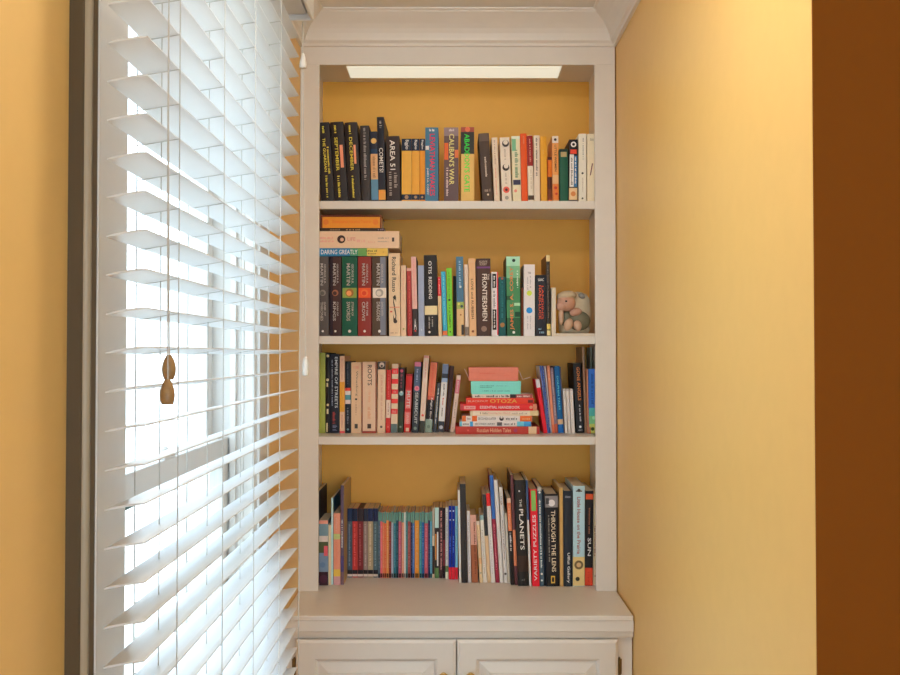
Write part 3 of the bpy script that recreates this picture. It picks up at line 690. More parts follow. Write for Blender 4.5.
B(2, 523.9, 534.8, 264.5, 0, (214, 208, 204), 'white book with a lime disc and a blue disc on the second shelf', (), [T('THE', 272, 274, .36, .64, (90, 90, 96), 'h'), S(277, 290, .3, .42, (160, 158, 158)), S(276, 289, .55, .67, (160, 158, 158)), O(293.3, .5, .24, (190, 206, 70)), O(310.5, .5, .28, (36, 130, 190)), S(316, 330, .3, .42, (165, 163, 163)), S(316, 330, .55, .67, (165, 163, 163))])
B(2, 535.9, 546.2, 275.0, 0, (42, 44, 52), 'black book with orange-red lettering, second to last on the second shelf', ((275, 277, (30, 32, 40)),), [T('ISAAC', 278.5, 281.2, .22, .76, (206, 206, 208), 'h'), T('HARD-LUCK', 285.5, 320, .28, .50, (226, 96, 50)), T('LANDING', 286, 319, .54, .74, (216, 80, 44)), S(328, 330, .25, .55, (120, 150, 160), 'h'), S(331, 333.5, .35, .8, (120, 150, 160), 'h')])
B(2, 547.0, 550.6, 255.0, -.8, (58, 52, 46), 'tall thin dark book with cream head and foot beside the white display box', ((255, 261.5, (216, 196, 140)), (324, 329.5, (214, 190, 96)), (330.5, 335.5, (206, 190, 130))), [S(265, 318, .3, .6, (110, 96, 84))], hc=False, d=0.16, side=(112, 76, 44))
# the three books and the blue one lying on the five thick volumes
YL = YF + 0.014
zl = zat(256.4, YF + 0.015) + 0.0012
zl = lying(2, 317.5, 388.0, 248.3, 256.2, YL, zl, (34, 112, 152), 'blue to yellow book with white lettering lying flat on the five thick volumes',
           ((350, 358, (54, 128, 96)), (358, 367, (92, 140, 76)), (367, 376, (200, 176, 80)), (376, 388, (222, 184, 84))), [T('DARING GREATLY', 321, 357.5, .22, .80, WHT), S(366, 377, .55, .75, (110, 90, 50)), S(368, 376, .2, .4, (140, 110, 60)), O(383.5, .5, .12, (190, 150, 70))], d=0.15)
zl = lying(2, 312.5, 399.2, 231.0, 248.0, YL, zl, (224, 192, 156), 'thick cream book with dark round portrait, lying flat on the blue to yellow one', (),
           [S(320, 334, .55, .66, (210, 140, 120)), S(320, 334, .35, .46, (210, 150, 130)), O(341.3, .52, .24, (64, 46, 40)), O(342, .50, .11, (190, 150, 120)), T('LIFE', 347.5, 355.5, .42, .64, (190, 130, 110)), S(357, 365, .34, .5, (214, 160, 140)), S(368, 375, .3, .42, (200, 160, 130)), S(378, 389, .55, .64, (150, 130, 110)), S(378, 389, .35, .42, (160, 140, 120)), Rc(392, 394.2, .38, .62, (80, 66, 56))], d=0.15)
zl = lying(2, 318.0, 384.5, 227.6, 230.8, YL + 0.004, zl, (62, 48, 36), 'thin dark brown book lying between the thick cream one and the orange one', (), [S(330, 340, .25, .75, (130, 110, 84)), S(346, 360, .25, .75, (160, 130, 90)), S(378, 384, .3, .8, (140, 120, 130))], d=0.14)
zl = lying(2, 320.5, 381.5, 214.6, 227.5, YL + 0.002, zl, (236, 152, 46), 'orange book with dark red boards lying on top of the stack on the second shelf', (), [Rc(320.5, 381.5, .86, 1.0, (96, 36, 24)), Rc(320.6, 322.4, 0, 1, (110, 52, 30)), Rc(380, 381.4, 0, 1, (110, 52, 30)), T('Shakespearean Historical Theatres', 332, 371, .30, .62, (206, 110, 34)), O(326, .45, .22, (196, 110, 40)), O(375.5, .45, .22, (206, 116, 40))], hc=True, d=0.13, side=(96, 36, 24))

# ================================================================== THIRD SHELF
SB = 0.016
B(3, 316.0, 325.3, 352.7, 0, (142, 148, 60), 'plain olive green book, first on the left of the third shelf', (), [], y=433.2, hc=True, side=(90, 92, 44))
B(3, 326.0, 329.6, 353.0, 0, (44, 36, 32), 'thin black book with cream flecks between the olive green and the navy book', (), [O(356, .5, .4, (204, 190, 140)), O(380, .45, .4, (214, 196, 150)), Rc(383, 387, .15, .6, (200, 184, 140)), O(405, .5, .35, (206, 190, 140)), Rc(409, 414, .2, .7, (206, 190, 150)), Rc(423, 432, .1, .5, (196, 176, 130))], y=433.2)
B(3, 330.0, 338.9, 354.0, 0, (38, 40, 50), 'black book with a column of blocky white capitals, left part of the third shelf', (), [T('EMPIRE OF STREETS', 357, 408, .55, .86, (208, 214, 224)), S(360, 406, .2, .32, (150, 155, 165)), S(412, 424, .3, .6, (150, 60, 56)), S(425, 431, .3, .8, (96, 100, 120))], y=433.2, side=(60, 58, 60))
B(3, 339.6, 344.6, 356.0, 0, (224, 184, 150), 'slim pinkish cream book with an amber middle, third shelf near the left end', ((382, 412, (236, 168, 60)), (431, 433.5, (206, 84, 84))), [S(359, 380, .4, .6, (190, 140, 115)), S(415, 428, .4, .6, (180, 130, 110))], y=433.4)
B(3, 345.2, 350.6, 361.5, 0, (36, 40, 48), 'dark slim book with small red, white and teal picture beside the broad cream pair', ((388, 391, (196, 66, 50)), (391, 395, (214, 206, 196)), (395, 400, (74, 130, 140)), (400, 404, (210, 190, 180))), [S(364, 384, .4, .6, (84, 88, 96)), S(408, 424, .35, .65, (120, 124, 130)), O(429.5, .5, .2, (110, 140, 140))], y=433.2)
B(3, 351.2, 361.4, 362.5, 0, (216, 182, 142), 'broad tan-cream book with tiny dark bird-like mark, narrower of the broad cream pair', (), [T('Winesburg', 371, 396, .42, .66, (130, 110, 90)), Rc(398.5, 400.2, .38, .58, (40, 36, 32)), S(402, 416, .42, .56, (170, 130, 100)), Rc(424, 428.5, .34, .64, (70, 60, 52)), S(365, 369, .25, .75, (200, 150, 120), 'h')], y=433.2)
B(3, 362.0, 376.2, 362.0, 0, (226, 194, 160), 'widest cream book with big dark capitals and a red-brown border, on the third shelf', ((431.2, 433.5, (150, 56, 44)),), [Rc(362, 433, 0, .05, (140, 66, 50)), Rc(362, 433, .95, 1, (140, 66, 50)), T('ROOTS', 365, 385.5, .40, .70, (84, 76, 68)), S(390, 404, .45, .62, (206, 160, 120)), S(407, 419, .4, .62, (196, 150, 110)), Rc(424, 428.5, .38, .64, (76, 56, 46))], y=433.4)
B(3, 377.4, 385.0, 361.5, .6, (220, 190, 156), 'cream book with a dark photo at its head, beside the widest cream book', ((361.5, 369.5, (70, 64, 60)),), [O(365, .5, .34, (190, 176, 160)), O(366, .5, .15, (60, 54, 50)), S(375, 420, .42, .64, (190, 150, 120)), O(427, .5, .16, (90, 76, 66))], y=433.2)
B(3, 385.7, 390.2, 370.0, 1.0, (182, 46, 40), 'slim red book with a white middle, third shelf', ((400, 418, (226, 204, 180)),), [S(374, 397, .4, .62, (220, 110, 100)), S(403, 415, .4, .6, (150, 110, 100)), O(427, .5, .2, (214, 120, 110))], y=433.0)
B(3, 390.8, 397.2, 364.0, 1.2, (220, 194, 162), 'book striped in red and cream squares, third shelf', ((368.5, 374, (204, 44, 48)), (379, 384, (206, 50, 48)), (389.5, 394, (204, 44, 48)), (399, 403.5, (206, 56, 50)), (409, 414, (204, 44, 48)), (424, 433, (84, 104, 104))), [S(369.5, 373, .25, .75, (230, 150, 140), 'h'), S(390.5, 393, .25, .75, (230, 150, 140), 'h'), S(410, 413, .2, .8, (230, 150, 140), 'h')], y=433.2)
B(3, 397.7, 403.0, 368.0, 1.5, (52, 46, 44), 'dark slim book with a pale teal face, next to the red and cream striped book', ((402, 433, (56, 66, 46)),), [O(371, .5, .3, (190, 80, 100)), S(374, 388, .3, .7, (140, 74, 84)), O(393.5, .5, .42, (130, 170, 170)), O(392, .55, .2, (206, 216, 210)), O(427, .5, .2, (140, 150, 130))], y=432.8, side=(38, 32, 30))
B(3, 403.8, 410.0, 374.0, 2.4, (186, 42, 38), 'red book with white lettering and a pink-white block, leaning slightly right on the third shelf', ((374, 376, (150, 34, 30)), (390, 409, (206, 96, 90)), (412, 424, (206, 110, 100))), [T('MUTE', 391, 408, .25, .8, (240, 226, 214)), T('SWAN', 413, 424, .3, .75, (236, 200, 186)), Rc(428, 431.5, .3, .8, (232, 204, 170))], y=432.6)
B(3, 411.8, 418.2, 362.0, 3.0, (78, 92, 112), 'slate blue book with pink head, pink disc and white capitals on the third shelf', ((362, 366.5, (226, 128, 150)), (392, 433, (56, 60, 66))), [T('SEABISCUIT', 392.5, 424, .30, .74, (218, 222, 220)), O(388.5, .5, .40, (226, 136, 150)), O(388.5, .5, .18, (200, 80, 110)), S(369, 382, .35, .62, (150, 164, 180)), O(428.5, .5, .25, (120, 140, 126))], y=432.8)
B(3, 419.0, 424.0, 355.5, 5.0, (222, 200, 178), 'tall pinkish white book with a dark green foot, leaning right on the third shelf', ((355.5, 358, (232, 170, 150)), (421, 433, (62, 66, 56))), [S(362, 378, .4, .6, (220, 150, 140)), S(384, 412, .4, .6, (206, 170, 150)), O(415.5, .5, .25, (206, 90, 70))], y=433.2)
B(3, 424.6, 431.6, 362.0, 6.0, (46, 40, 40), 'coral and black book with a grey-green foot, leaning right on the third shelf', ((362, 396, (238, 134, 98)), (396, 400, (190, 90, 70)), (419.5, 433, (130, 148, 132))), [S(365, 395, .34, .62, (206, 96, 70)), T('Night Bird', 398, 420, .45, .75, (214, 206, 196)), O(427, .5, .25, (96, 116, 100))], y=432.6)
B(3, 432.8, 436.4, 383.0, 4.4, (72, 78, 82), 'short thin grey book with white lettering in the gap beside the coral and black book', (), [S(388, 424, .35, .7, (196, 198, 196))], y=432.4)
B(3, 437.6, 443.6, 364.0, 5.2, (204, 202, 192), 'pale grey book with blue-grey head and dark emblem at its foot, third shelf', ((364, 373.5, (112, 128, 154)), (373.5, 378, (54, 62, 76)), (378, 382, (130, 150, 170)), (421.5, 433, (64, 66, 72))), [S(384, 396, .4, .62, (110, 104, 104)), S(398, 406, .4, .62, (190, 110, 100)), S(408, 418, .4, .62, (120, 116, 110)), O(427.5, .5, .32, (170, 174, 176))], y=432.6, side=(70, 52, 46))
B(3, 444.2, 448.8, 366.0, 5.4, (78, 46, 40), 'plain dark maroon book, right of the pale grey one on the third shelf', (), [], y=432.0)
B(3, 450.2, 454.4, 375.0, 6.6, (226, 200, 178), 'slim cream book with a pink label leaning alone beside the flat stack', ((379.5, 393.5, (196, 110, 118)),), [S(381, 392, .35, .65, (236, 200, 196)), S(400, 418, .4, .62, (150, 130, 120)), O(428, .5, .2, (190, 160, 140))], y=432.6)
# flat stack
YS3 = 2.900
zs = S3 + 0.0004
RED = (200, 42, 42)
zs = lying(3, 455.4, 539.6, 426.6, 434.2, YS3, zs, (166, 54, 42), 'brick red book at the bottom of the flat stack on the third shelf', ((528.5, 536.5, (218, 188, 146)),), [T('Russian Hidden Tales', 477, 511, .24, .78, (226, 180, 140)), O(515.5, .5, .25, (150, 60, 90)), O(468, .5, .12, (190, 90, 70))], d=0.17, group='flat stack on the third shelf')
zs = lying(3, 459.6, 531.0, 421.5, 426.5, YS3 + 0.002, zs, (214, 206, 194), 'white book with blue ends in the flat stack, directly on the brick red one', ((459.6, 462, (96, 176, 206)), (470, 473, (60, 140, 190)), (517, 524, (100, 176, 204)), (524, 531, (60, 140, 190))), [S(463, 469, .3, .7, (110, 110, 120)), T('SECONDS AWAY', 475, 495, .28, .72, (96, 92, 92)), Rc(497, 502, .15, .85, (80, 78, 80)), S(504, 515, .3, .7, (100, 96, 96))], d=0.13, group='flat stack on the third shelf')
zs = lying(3, 462.0, 532.0, 415.6, 421.2, YS3 + 0.001, zs, (224, 216, 204), 'white book with orange ends in the flat stack on the third shelf', ((462, 466, (238, 116, 46)), (472, 477, (238, 110, 40)), (520, 532, (238, 116, 46))), [S(467, 471.5, .3, .75, (150, 130, 120)), T('SECONDS LATER', 478, 496, .28, .72, (96, 90, 86)), O(501.5, .5, .40, (70, 64, 62)), O(501.5, .7, .2, (224, 216, 204)), S(506, 518, .3, .7, (96, 90, 86)), S(522, 530, .3, .7, (250, 180, 120))], d=0.13, group='flat stack on the third shelf')
zs = lying(3, 470.0, 538.5, 410.0, 415.2, YS3 + 0.003, zs, (218, 204, 176), 'cream book with faint red lettering in the flat stack, under the red pair', ((470, 473, (190, 176, 140)), (530, 538.5, (200, 180, 130))), [S(480, 488, .3, .7, (150, 130, 110)), T('Sewing by Hand', 488, 510, .28, .72, (196, 140, 126)), S(512, 527, .3, .65, (170, 150, 130))], d=0.14, group='flat stack on the third shelf')
zs = lying(3, 460.2, 537.0, 403.6, 410.2, YS3, zs, RED, 'crimson book with a pale oval label and white capitals in the flat stack', ((460.2, 463.5, (170, 60, 64)), (533, 537, (190, 120, 90))), [Rc(464, 475.5, .2, .72, (226, 160, 150)), S(466, 474, .35, .6, (190, 90, 90)), T('ESSENTIAL HANDBOOK', 480, 520, .30, .72, (250, 236, 230)), O(531, .5, .25, (226, 150, 120))], d=0.15, group='flat stack on the third shelf')
zs = lying(3, 466.0, 534.0, 397.4, 403.3, YS3 + 0.002, zs, (214, 62, 42), 'orange-red book with large yellow rune-like letters in the flat stack', (), [T('BLACKOUT', 468, 488, .30, .62, (250, 190, 170)), T('OTOZA', 490, 517, .16, .84, (246, 176, 84)), Rc(528, 533, .2, .7, (120, 40, 36))], d=0.13, group='flat stack on the third shelf')
zs = lying(3, 472.2, 532.5, 393.6, 397.3, YS3 + 0.002, zs, (222, 206, 190), 'thin white book with black capitals in the flat stack, directly under the turquoise box', ((510, 516, (60, 50, 50)), (516, 532.5, (160, 70, 66))), [S(475, 484, .25, .75, (70, 60, 58)), S(486, 509, .2, .8, (80, 68, 64)), S(517, 530, .25, .75, (236, 214, 206))], d=0.13, group='flat stack on the third shelf')
# right-hand leaning group
B(3, 543.8, 547.6, 379.0, -8.4, (206, 34, 48), 'thin red book with a white head leaning against the flat stack, third shelf', ((379, 387.5, (206, 204, 214)),), [], y=433.6)
B(3, 547.7, 549.0, 366.0, -8.2, (78, 112, 178), 'thin periwinkle blue book, leftmost of the leaning blue pair on the third shelf', ((366, 372, (64, 98, 170)),), [S(376, 425, .2, .5, (206, 210, 226))], y=433.2, back=(206, 210, 222))
B(3, 549.2, 550.7, 366.0, -7.4, (56, 88, 156), 'thin royal blue book, second of the leaning blue pair on the third shelf', (), [S(370, 428, .55, .85, (200, 206, 220))], y=433.2, back=(200, 206, 216))
B(3, 550.9, 552.1, 366.5, -6.4, (216, 210, 206), 'very thin white book between the blue pair and the peach book on the third shelf', (), [], y=433.0)
B(3, 552.4, 555.0, 366.0, -5.4, (238, 152, 112), 'thin peach orange book in the leaning group on the third shelf', ((425, 433, (226, 120, 84)),), [S(370, 380, .3, .6, (250, 200, 176))], y=433.2)
B(3, 555.2, 558.0, 368.0, -4.8, (128, 110, 118), 'thin mauve-grey book left of the teal one on the third shelf', ((424, 433, (170, 84, 60)),), [S(372, 420, .3, .7, (166, 150, 150))], y=433.2)
B(3, 558.4, 563.8, 366.0, -4.4, (22, 92, 144), 'teal blue book with light blue lettering, widest in the leaning group on the third shelf', ((419.5, 424.5, (190, 160, 120)), (424.5, 433, (30, 96, 160))), [T('DOLPHIN TALES', 376, 410, .36, .66, (90, 190, 206))], y=433.2, side=(20, 60, 90))
B(3, 564.0, 565.0, 367.0, -4.2, (96, 84, 80), 'very thin dark book standing between the teal blue book and the white booklets', (), [], y=433.4)
for (a, b), lab in zip(((565.2, 567.6), (568.2, 570.9), (571.6, 575.0)), ('left', 'middle', 'right')):
    B(3, a, b, 389.0, -2.2, (208, 200, 186), lab + ' one of three short thin white booklets on the third shelf', ((389, 391, (180, 170, 160)),), [S(396, 424, .35, .6, (184, 174, 160))], y=433.4)
B(3, 576.8, 584.4, 363.0, -3.7, (40, 40, 43), 'black book with orange lettering, right of the three white booklets on the third shelf', ((363, 365, (30, 30, 32)),), [T('GONE ANGELS', 367, 400.5, .40, .80, (236, 140, 66)), S(405, 422, .48, .66, (176, 174, 172)), O(427, .5, .16, (200, 200, 196)), S(429.5, 431, .25, .75, (140, 140, 138), 'h')], y=433.4, side=(26, 26, 28))
B(3, 584.7, 586.8, 347.0, -2.6, (156, 126, 98), 'tall thin grey-brown book near the right end of the third shelf', (), [S(356, 420, .3, .5, (176, 146, 118))], y=433.0, side=(120, 96, 72))
B(3, 587.0, 588.6, 369.0, -1.2, (222, 142, 100), 'thin salmon book with its foot in shadow, left of the blue to green one', (), [], y=433.6)
B(3, 588.8, 597.6, 369.0, -0.8, (48, 104, 178), 'book shading from blue to green with yellow foot at the end of the third shelf', ((408, 416, (72, 160, 150)), (416, 424, (110, 176, 120)), (424, 436, (176, 184, 90))), [S(374, 404, .3, .55, (36, 80, 150)), O(429, .4, .22, (70, 90, 50)), O(418, .55, .2, (150, 200, 160)), Rc(427, 435, .02, .14, (190, 70, 50))], y=433.8, d=0.09)
B(3, 590.4, 591.9, 347.5, 0, (186, 212, 220), 'tall very thin pale blue book behind the blue to green one, third shelf', (), [], y=431.2, free=True, d=0.09)

# ================================================================== WORKTOP ROW
DK = (46, 46, 60)
B(4, 314.5, 318.4, 492.0, 0, DK, 'tall dark navy book at the far left end of the worktop row', (), [], y=584.0, side=(44, 46, 64), d=0.22)
B(4, 319.0, 328.0, 520.4, 0, (118, 132, 138), 'multicoloured patchwork book with a coral head, second from left on the worktop', ((520.4, 524, (232, 150, 126)), (524, 536, (112, 136, 140)), (536, 542, (196, 186, 170)), (542, 553, (82, 88, 56)), (553, 572, (112, 130, 146)), (572, 586, (66, 38, 46))), [O(539, .6, .3, (226, 210, 196)), Rc(546, 556, .55, .98, (214, 92, 96)), O(579, .5, .45, (84, 40, 56)), O(565, .4, .3, (96, 118, 140))], y=585.6)
B(4, 328.4, 330.9, 525.0, 0, (218, 196, 158), 'thin cream book left of the coral pink one on the worktop', (), [], y=585.0, d=0.14)
B(4, 331.0, 333.2, 498.0, 0, (170, 200, 206), 'tall thin pale teal book with a blue cover beside the coral pink one', (), [], y=584.6, side=(24, 84, 118), d=0.2)
B(4, 333.5, 340.2, 513.5, 0, (228, 152, 122), 'coral pink book with a green band and yellow block, standing on the worktop', ((534, 539.5, (172, 180, 112)), (569.5, 576.5, (232, 196, 84)), (576.5, 586, (186, 140, 136))), [S(518, 531, .3, .6, (240, 180, 150)), S(542, 566, .35, .6, (206, 130, 100))], y=585.0)
B(4, 340.6, 343.8, 485.5, 0, (92, 78, 94), 'tall thin purple-brown picture book with a row of white dots on its spine', ((556, 572, (78, 66, 110)), (572, 585, (110, 84, 90))), [S(520, 548, .3, .7, (220, 214, 206))], y=584.8, side=(150, 128, 84), d=0.225)
# series of six with navy heads
ser = [(347.3, 352.2, (70, 84, 96), (36, 52, 84)), (352.4, 357.5, (168, 52, 46), (36, 44, 70)), (357.7, 363.2, (124, 42, 42), (56, 44, 46)),
       (363.5, 367.7, (132, 112, 102), (44, 48, 66)), (368.0, 373.0, (152, 136, 106), (34, 46, 84)), (373.3, 377.9, (78, 98, 102), (30, 40, 78))]
slab = ['slate blue', 'bright red', 'dark red', 'grey-brown', 'khaki', 'grey-green']
for (a, b, c, hd), nm in zip(ser, slab):
    B(4, a, b, 508.5, 0, c, nm + ' paperback with a navy head, one of six standing together on the worktop', ((508.5, 521.5, hd), (570, 574, (46, 40, 44)), (574.2, 576.6, (190, 176, 160))), [S(524, 566, .3, .62, tuple(min(255, x + 40) for x in c))], y=577.7, d=0.135, pg=DARKPG if nm == 'dark red' else OLDPAGES)
# the long row of thin paperbacks
TH = (92, 132, 118)
row = [(378.3, 380.2, (74, 100, 112), 'slate'), (380.3, 382.3, (206, 96, 100), 'rose'), (382.5, 384.2, (226, 130, 84), 'light orange'), (384.4, 386.2, (222, 108, 62), 'deep orange'), (386.4, 388.7, (226, 150, 80), 'amber'),
       (388.9, 391.0, (134, 50, 46), 'dark red'), (391.3, 393.2, (150, 160, 170), 'silver grey'), (393.4, 396.0, (46, 112, 126), 'teal'), (396.2, 398.3, (28, 74, 90), 'deep teal'), (398.5, 401.4, (166, 84, 102), 'mauve'),
       (401.7, 403.9, (230, 160, 128), 'peach'), (404.1, 405.6, (224, 222, 216), 'white'), (405.9, 407.6, (50, 116, 120), 'sea green'), (407.8, 410.5, (140, 72, 66), 'red-brown'), (410.8, 412.3, (38, 44, 84), 'navy'), (412.5, 414.4, (72, 110, 164), 'mid blue'),
       (414.8, 419.0, (234, 154, 58), 'golden orange'), (419.4, 421.7, (58, 128, 132), 'turquoise'), (421.9, 424.2, (40, 92, 150), 'bright blue'), (424.5, 428.0, (168, 78, 92), 'raspberry'), (428.3, 429.9, (40, 50, 96), 'indigo'), (430.1, 432.0, (84, 148, 168), 'sky blue')]
for i, (a, b, c, nm) in enumerate(row):
    yy = 512.0 + (0.4 if i % 3 else -0.4)
    B(4, a, b, yy, 0, c, 'thin %s paperback in the long row of low green-headed paperbacks on the worktop' % nm, ((yy, 520.5 + (i % 4), TH if c != (224, 222, 216) else (200, 214, 206)),), [S(526, 568, .25, .75, tuple(min(255, int(x * .7 + 60)) for x in c)), Rc(573.5, 577.5, .1, .9, tuple(int(x * .45) for x in c))], y=578.0, d=0.125, pg=OLDPAGES)
B(4, 432.3, 434.4, 508.0, 0, (206, 190, 160), 'thin cream and brown book between the low paperbacks and the pale teal-topped one', ((508, 536, (160, 150, 130)), (546, 574, (70, 52, 46))), [], y=578.2, d=0.13, pg=OLDPAGES)
B(4, 434.8, 438.8, 507.5, 0, (48, 44, 44), 'book with pale teal upper third and dark lower part beside the low paperbacks', ((507.5, 528, (186, 218, 216)), (568, 578, (90, 120, 70))), [Rc(532, 566, .55, .9, (206, 206, 200)), Rc(534, 560, .1, .4, (196, 130, 60))], y=578.2, d=0.13, pg=OLDPAGES)
B(4, 439.2, 442.4, 507.5, 0, (70, 48, 50), 'dark brown book with pink lettering, near the royal blue pair on the worktop', (), [S(511, 570, .45, .85, (224, 160, 150))], y=578.2, d=0.13, pg=OLDPAGES)
B(4, 442.7, 445.2, 508.0, 0, (52, 32, 38), 'thin blackish maroon book left of the pale grey one beside the blue pair', ((540, 566, (120, 50, 56)),), [], y=578.2, d=0.13, pg=OLDPAGES)
B(4, 445.5, 448.3, 507.5, 0, (190, 190, 182), 'thin pale grey book touching the left of the blue pair on the worktop', ((566, 572, (90, 110, 70)), (572, 579, (206, 206, 170))), [S(512, 560, .3, .7, (150, 150, 150))], y=579.0, d=0.13)
for a, b, lab in ((448.7, 451.6, 'left'), (451.9, 455.0, 'right')):
    B(4, a, b, 506.0, 0, (26, 50, 152), lab + ' of the two royal blue paperbacks with red feet on the worktop', ((567.5, 579.5, (206, 40, 52)),), [O(511, .5, .28, (190, 200, 224)), O(520, .5, .24, (190, 200, 224)), S(536, 553, .35, .65, (90, 120, 200))], y=579.6, d=0.13)
B(4, 455.3, 457.8, 506.3, 0, (112, 174, 204), 'light blue paperback with a red foot, right of the royal blue pair', ((567.5, 579.5, (206, 44, 56)),), [S(515, 560, .3, .7, (170, 210, 226))], y=579.6, d=0.13)
# taller, leaning books of the right half
B(4, 459.2, 461.2, 490.0, -1.4, (214, 216, 214), 'tall thin white book just left of the tall black one on the worktop', (), [], y=583.0, d=0.18)
B(4, 461.8, 467.6, 484.0, -2.0, (50, 45, 42), 'tall black book with a plain spine, in the middle of the worktop row', ((484, 560, (58, 54, 52)),), [], y=583.0, d=0.21, side=(62, 54, 46), free=False)
B(4, 468.2, 471.2, 511.0, -1.4, (188, 184, 178), 'slim light grey book right of the tall black one on the worktop', (), [S(520, 574, .35, .6, (150, 148, 146))], y=582.8, d=0.13)
B(4, 472.0, 478.0, 515.0, -2.0, (148, 88, 56), 'tan and brown paperback with a worn spine, middle of the worktop row', ((515, 545, (196, 150, 130)),), [S(522, 574, .55, .8, (110, 60, 40))], y=582.8, pg=OLDPAGES, d=0.125)
B(4, 479.0, 483.0, 521.0, -3.6, (226, 198, 152), 'cream paperback with a pale head leaning left, right of the worn brown one', ((521, 525, (232, 220, 196)), (558, 564, (206, 160, 110))), [S(530, 556, .35, .6, (190, 150, 110)), O(573, .5, .3, (150, 140, 110))], y=583.0, pg=OLDPAGES)
B(4, 483.4, 487.0, 515.0, -3.6, (202, 198, 182), 'slim off-white book leaning left between a cream paperback and a black-headed book', ((515, 520, (130, 160, 156)),), [S(530, 574, .35, .6, (160, 150, 134))], y=582.8)
B(4, 487.5, 491.0, 494.0, -5.4, (196, 168, 128), 'slim book, black above and tan below, leaning left on the worktop', ((494, 536, (58, 58, 60)),), [], y=582.6)
B(4, 491.4, 495.2, 493.0, -5.4, (214, 210, 206), 'white book with a bright red head leaning left on the worktop', ((493, 506, (228, 44, 46)),), [S(512, 574, .4, .6, (170, 160, 160))], y=582.8)
B(4, 495.8, 499.4, 475.0, -6.4, (142, 42, 62), 'tall book, blue above and maroon below, leaning left on the worktop', ((475, 519, (56, 100, 164)),), [S(524, 570, .35, .62, (200, 120, 130))], y=582.8, d=0.19)
B(4, 500.0, 503.6, 480.0, -6.2, (212, 208, 198), 'tall plain white book leaning left, right of the blue and maroon one', (), [S(500, 560, .4, .55, (190, 186, 178))], y=583.0, d=0.19)
B(4, 504.2, 507.6, 487.0, -5.2, (206, 200, 188), 'off-white book with dark lettering low on its spine, leaning left on the worktop', (), [S(496, 506, .3, .7, (120, 110, 104)), S(520, 560, .35, .62, (150, 140, 130)), O(574, .5, .35, (90, 80, 70))], y=583.0, d=0.18)
B(4, 508.0, 510.2, 513.0, -3.4, (222, 212, 186), 'short thin cream book left of the coral-topped black one', (), [], y=583.2)
B(4, 510.8, 514.6, 498.0, -4.0, (44, 38, 36), 'black book with a coral upper part, leaning left beside the tall maroon one', ((498, 503, (206, 176, 150)), (503, 531, (238, 136, 90))), [S(506, 529, .3, .7, (250, 190, 150)), S(533, 551, .3, .72, (220, 214, 206))], y=585.0)
B(4, 515.0, 517.8, 475.0, -4.6, (106, 62, 62), 'tall thin maroon book just left of the wide black one with large capitals', ((530, 566, (214, 130, 90)),), [], y=585.2, d=0.2, side=(84, 60, 46))
B(4, 518.2, 529.0, 480.0, -4.0, (44, 41, 38), 'wide tall black book with large white capitals, in the right half of the worktop row', ((556, 572, (66, 46, 36)),), [T('THE', 499, 507, .40, .62, (190, 186, 176)), T('PLANETS', 509, 550, .34, .72, (214, 210, 198)), O(491, .42, .08, (220, 216, 210)), S(579, 581, .35, .65, (110, 104, 96), 'h')], y=586.2, hc=True, d=0.2)
B(4, 529.4, 531.4, 480.0, -3.6, (206, 204, 202), 'tall thin white-edged book between the wide black one and the red one', ((480, 520, (60, 84, 120)),), [], y=586.0, d=0.21)
B(4, 532.6, 539.6, 489.4, -2.8, (212, 34, 50), 'bright red book with large white capitals and a green box, on the worktop', (), [Rc(490.5, 511, .16, .80, (120, 170, 84)), T('VARIETY PUZZLES', 515, 581, .26, .72, (250, 232, 228), 'u')], y=586.4, pg=OLDPAGES)
B(4, 540.0, 544.0, 487.0, -2.7, (72, 92, 104), 'blue-grey book with white dotted lettering, right of the bright red one', ((487, 491, (160, 160, 150)),), [O(492.5, .5, .28, (226, 230, 230)), S(500, 568, .3, .72, (206, 214, 216)), O(574, .5, .28, (226, 230, 230)), O(580.5, .5, .25, (210, 220, 220))], y=586.2)
B(4, 544.3, 546.0, 489.5, -2.4, (32, 42, 54), 'very thin midnight blue book left of the wide black one with a photo strip', (), [], y=586.0)
B(4, 546.4, 559.6, 494.0, -1.6, (38, 37, 40), 'wide black book with a grey photo strip at its head and cream capitals', ((496, 507.5, (128, 124, 122)),), [O(503, .5, .26, (200, 196, 190)), Rc(498, 504, .05, .3, (70, 68, 68)), T('THROUGH THE LENS', 510.5, 572, .44, .76, (216, 200, 166)), S(515, 562, .22, .32, (130, 124, 112)), Rc(576, 583.4, .36, .66, (206, 168, 70)), Rc(577.4, 582, .43, .59, (38, 37, 40))], y=586.6, hc=True)
B(4, 560.0, 563.4, 488.0, -.6, (180, 144, 84), 'slim plain gold-brown book right of the one with the photo strip', (), [], y=586.6)
B(4, 563.8, 572.6, 491.0, -.4, (42, 50, 58), 'dark blue-black book with white lettering at its foot, left of the pale blue one', (), [S(495.5, 498, .2, .8, (130, 134, 138), 'h'), T('Uffizi Gallery', 553, 583, .34, .72, (222, 220, 214))], y=586.6, hc=True)
B(4, 572.9, 584.6, 486.0, .2, (178, 208, 222), 'pale blue book with red-brown storybook lettering and a tan foot on the worktop', ((557, 586, (206, 182, 120)),), [O(490.5, .5, .14, (70, 66, 60)), Rc(490.6, 491.8, .24, .76, (80, 76, 70)), T('Little House on the Prairie', 497, 554, .34, .64, (150, 72, 58)), O(565, .5, .38, (110, 92, 60)), O(565, .5, .2, (190, 160, 110)), O(579, .4, .18, (60, 56, 40))], y=586.4)
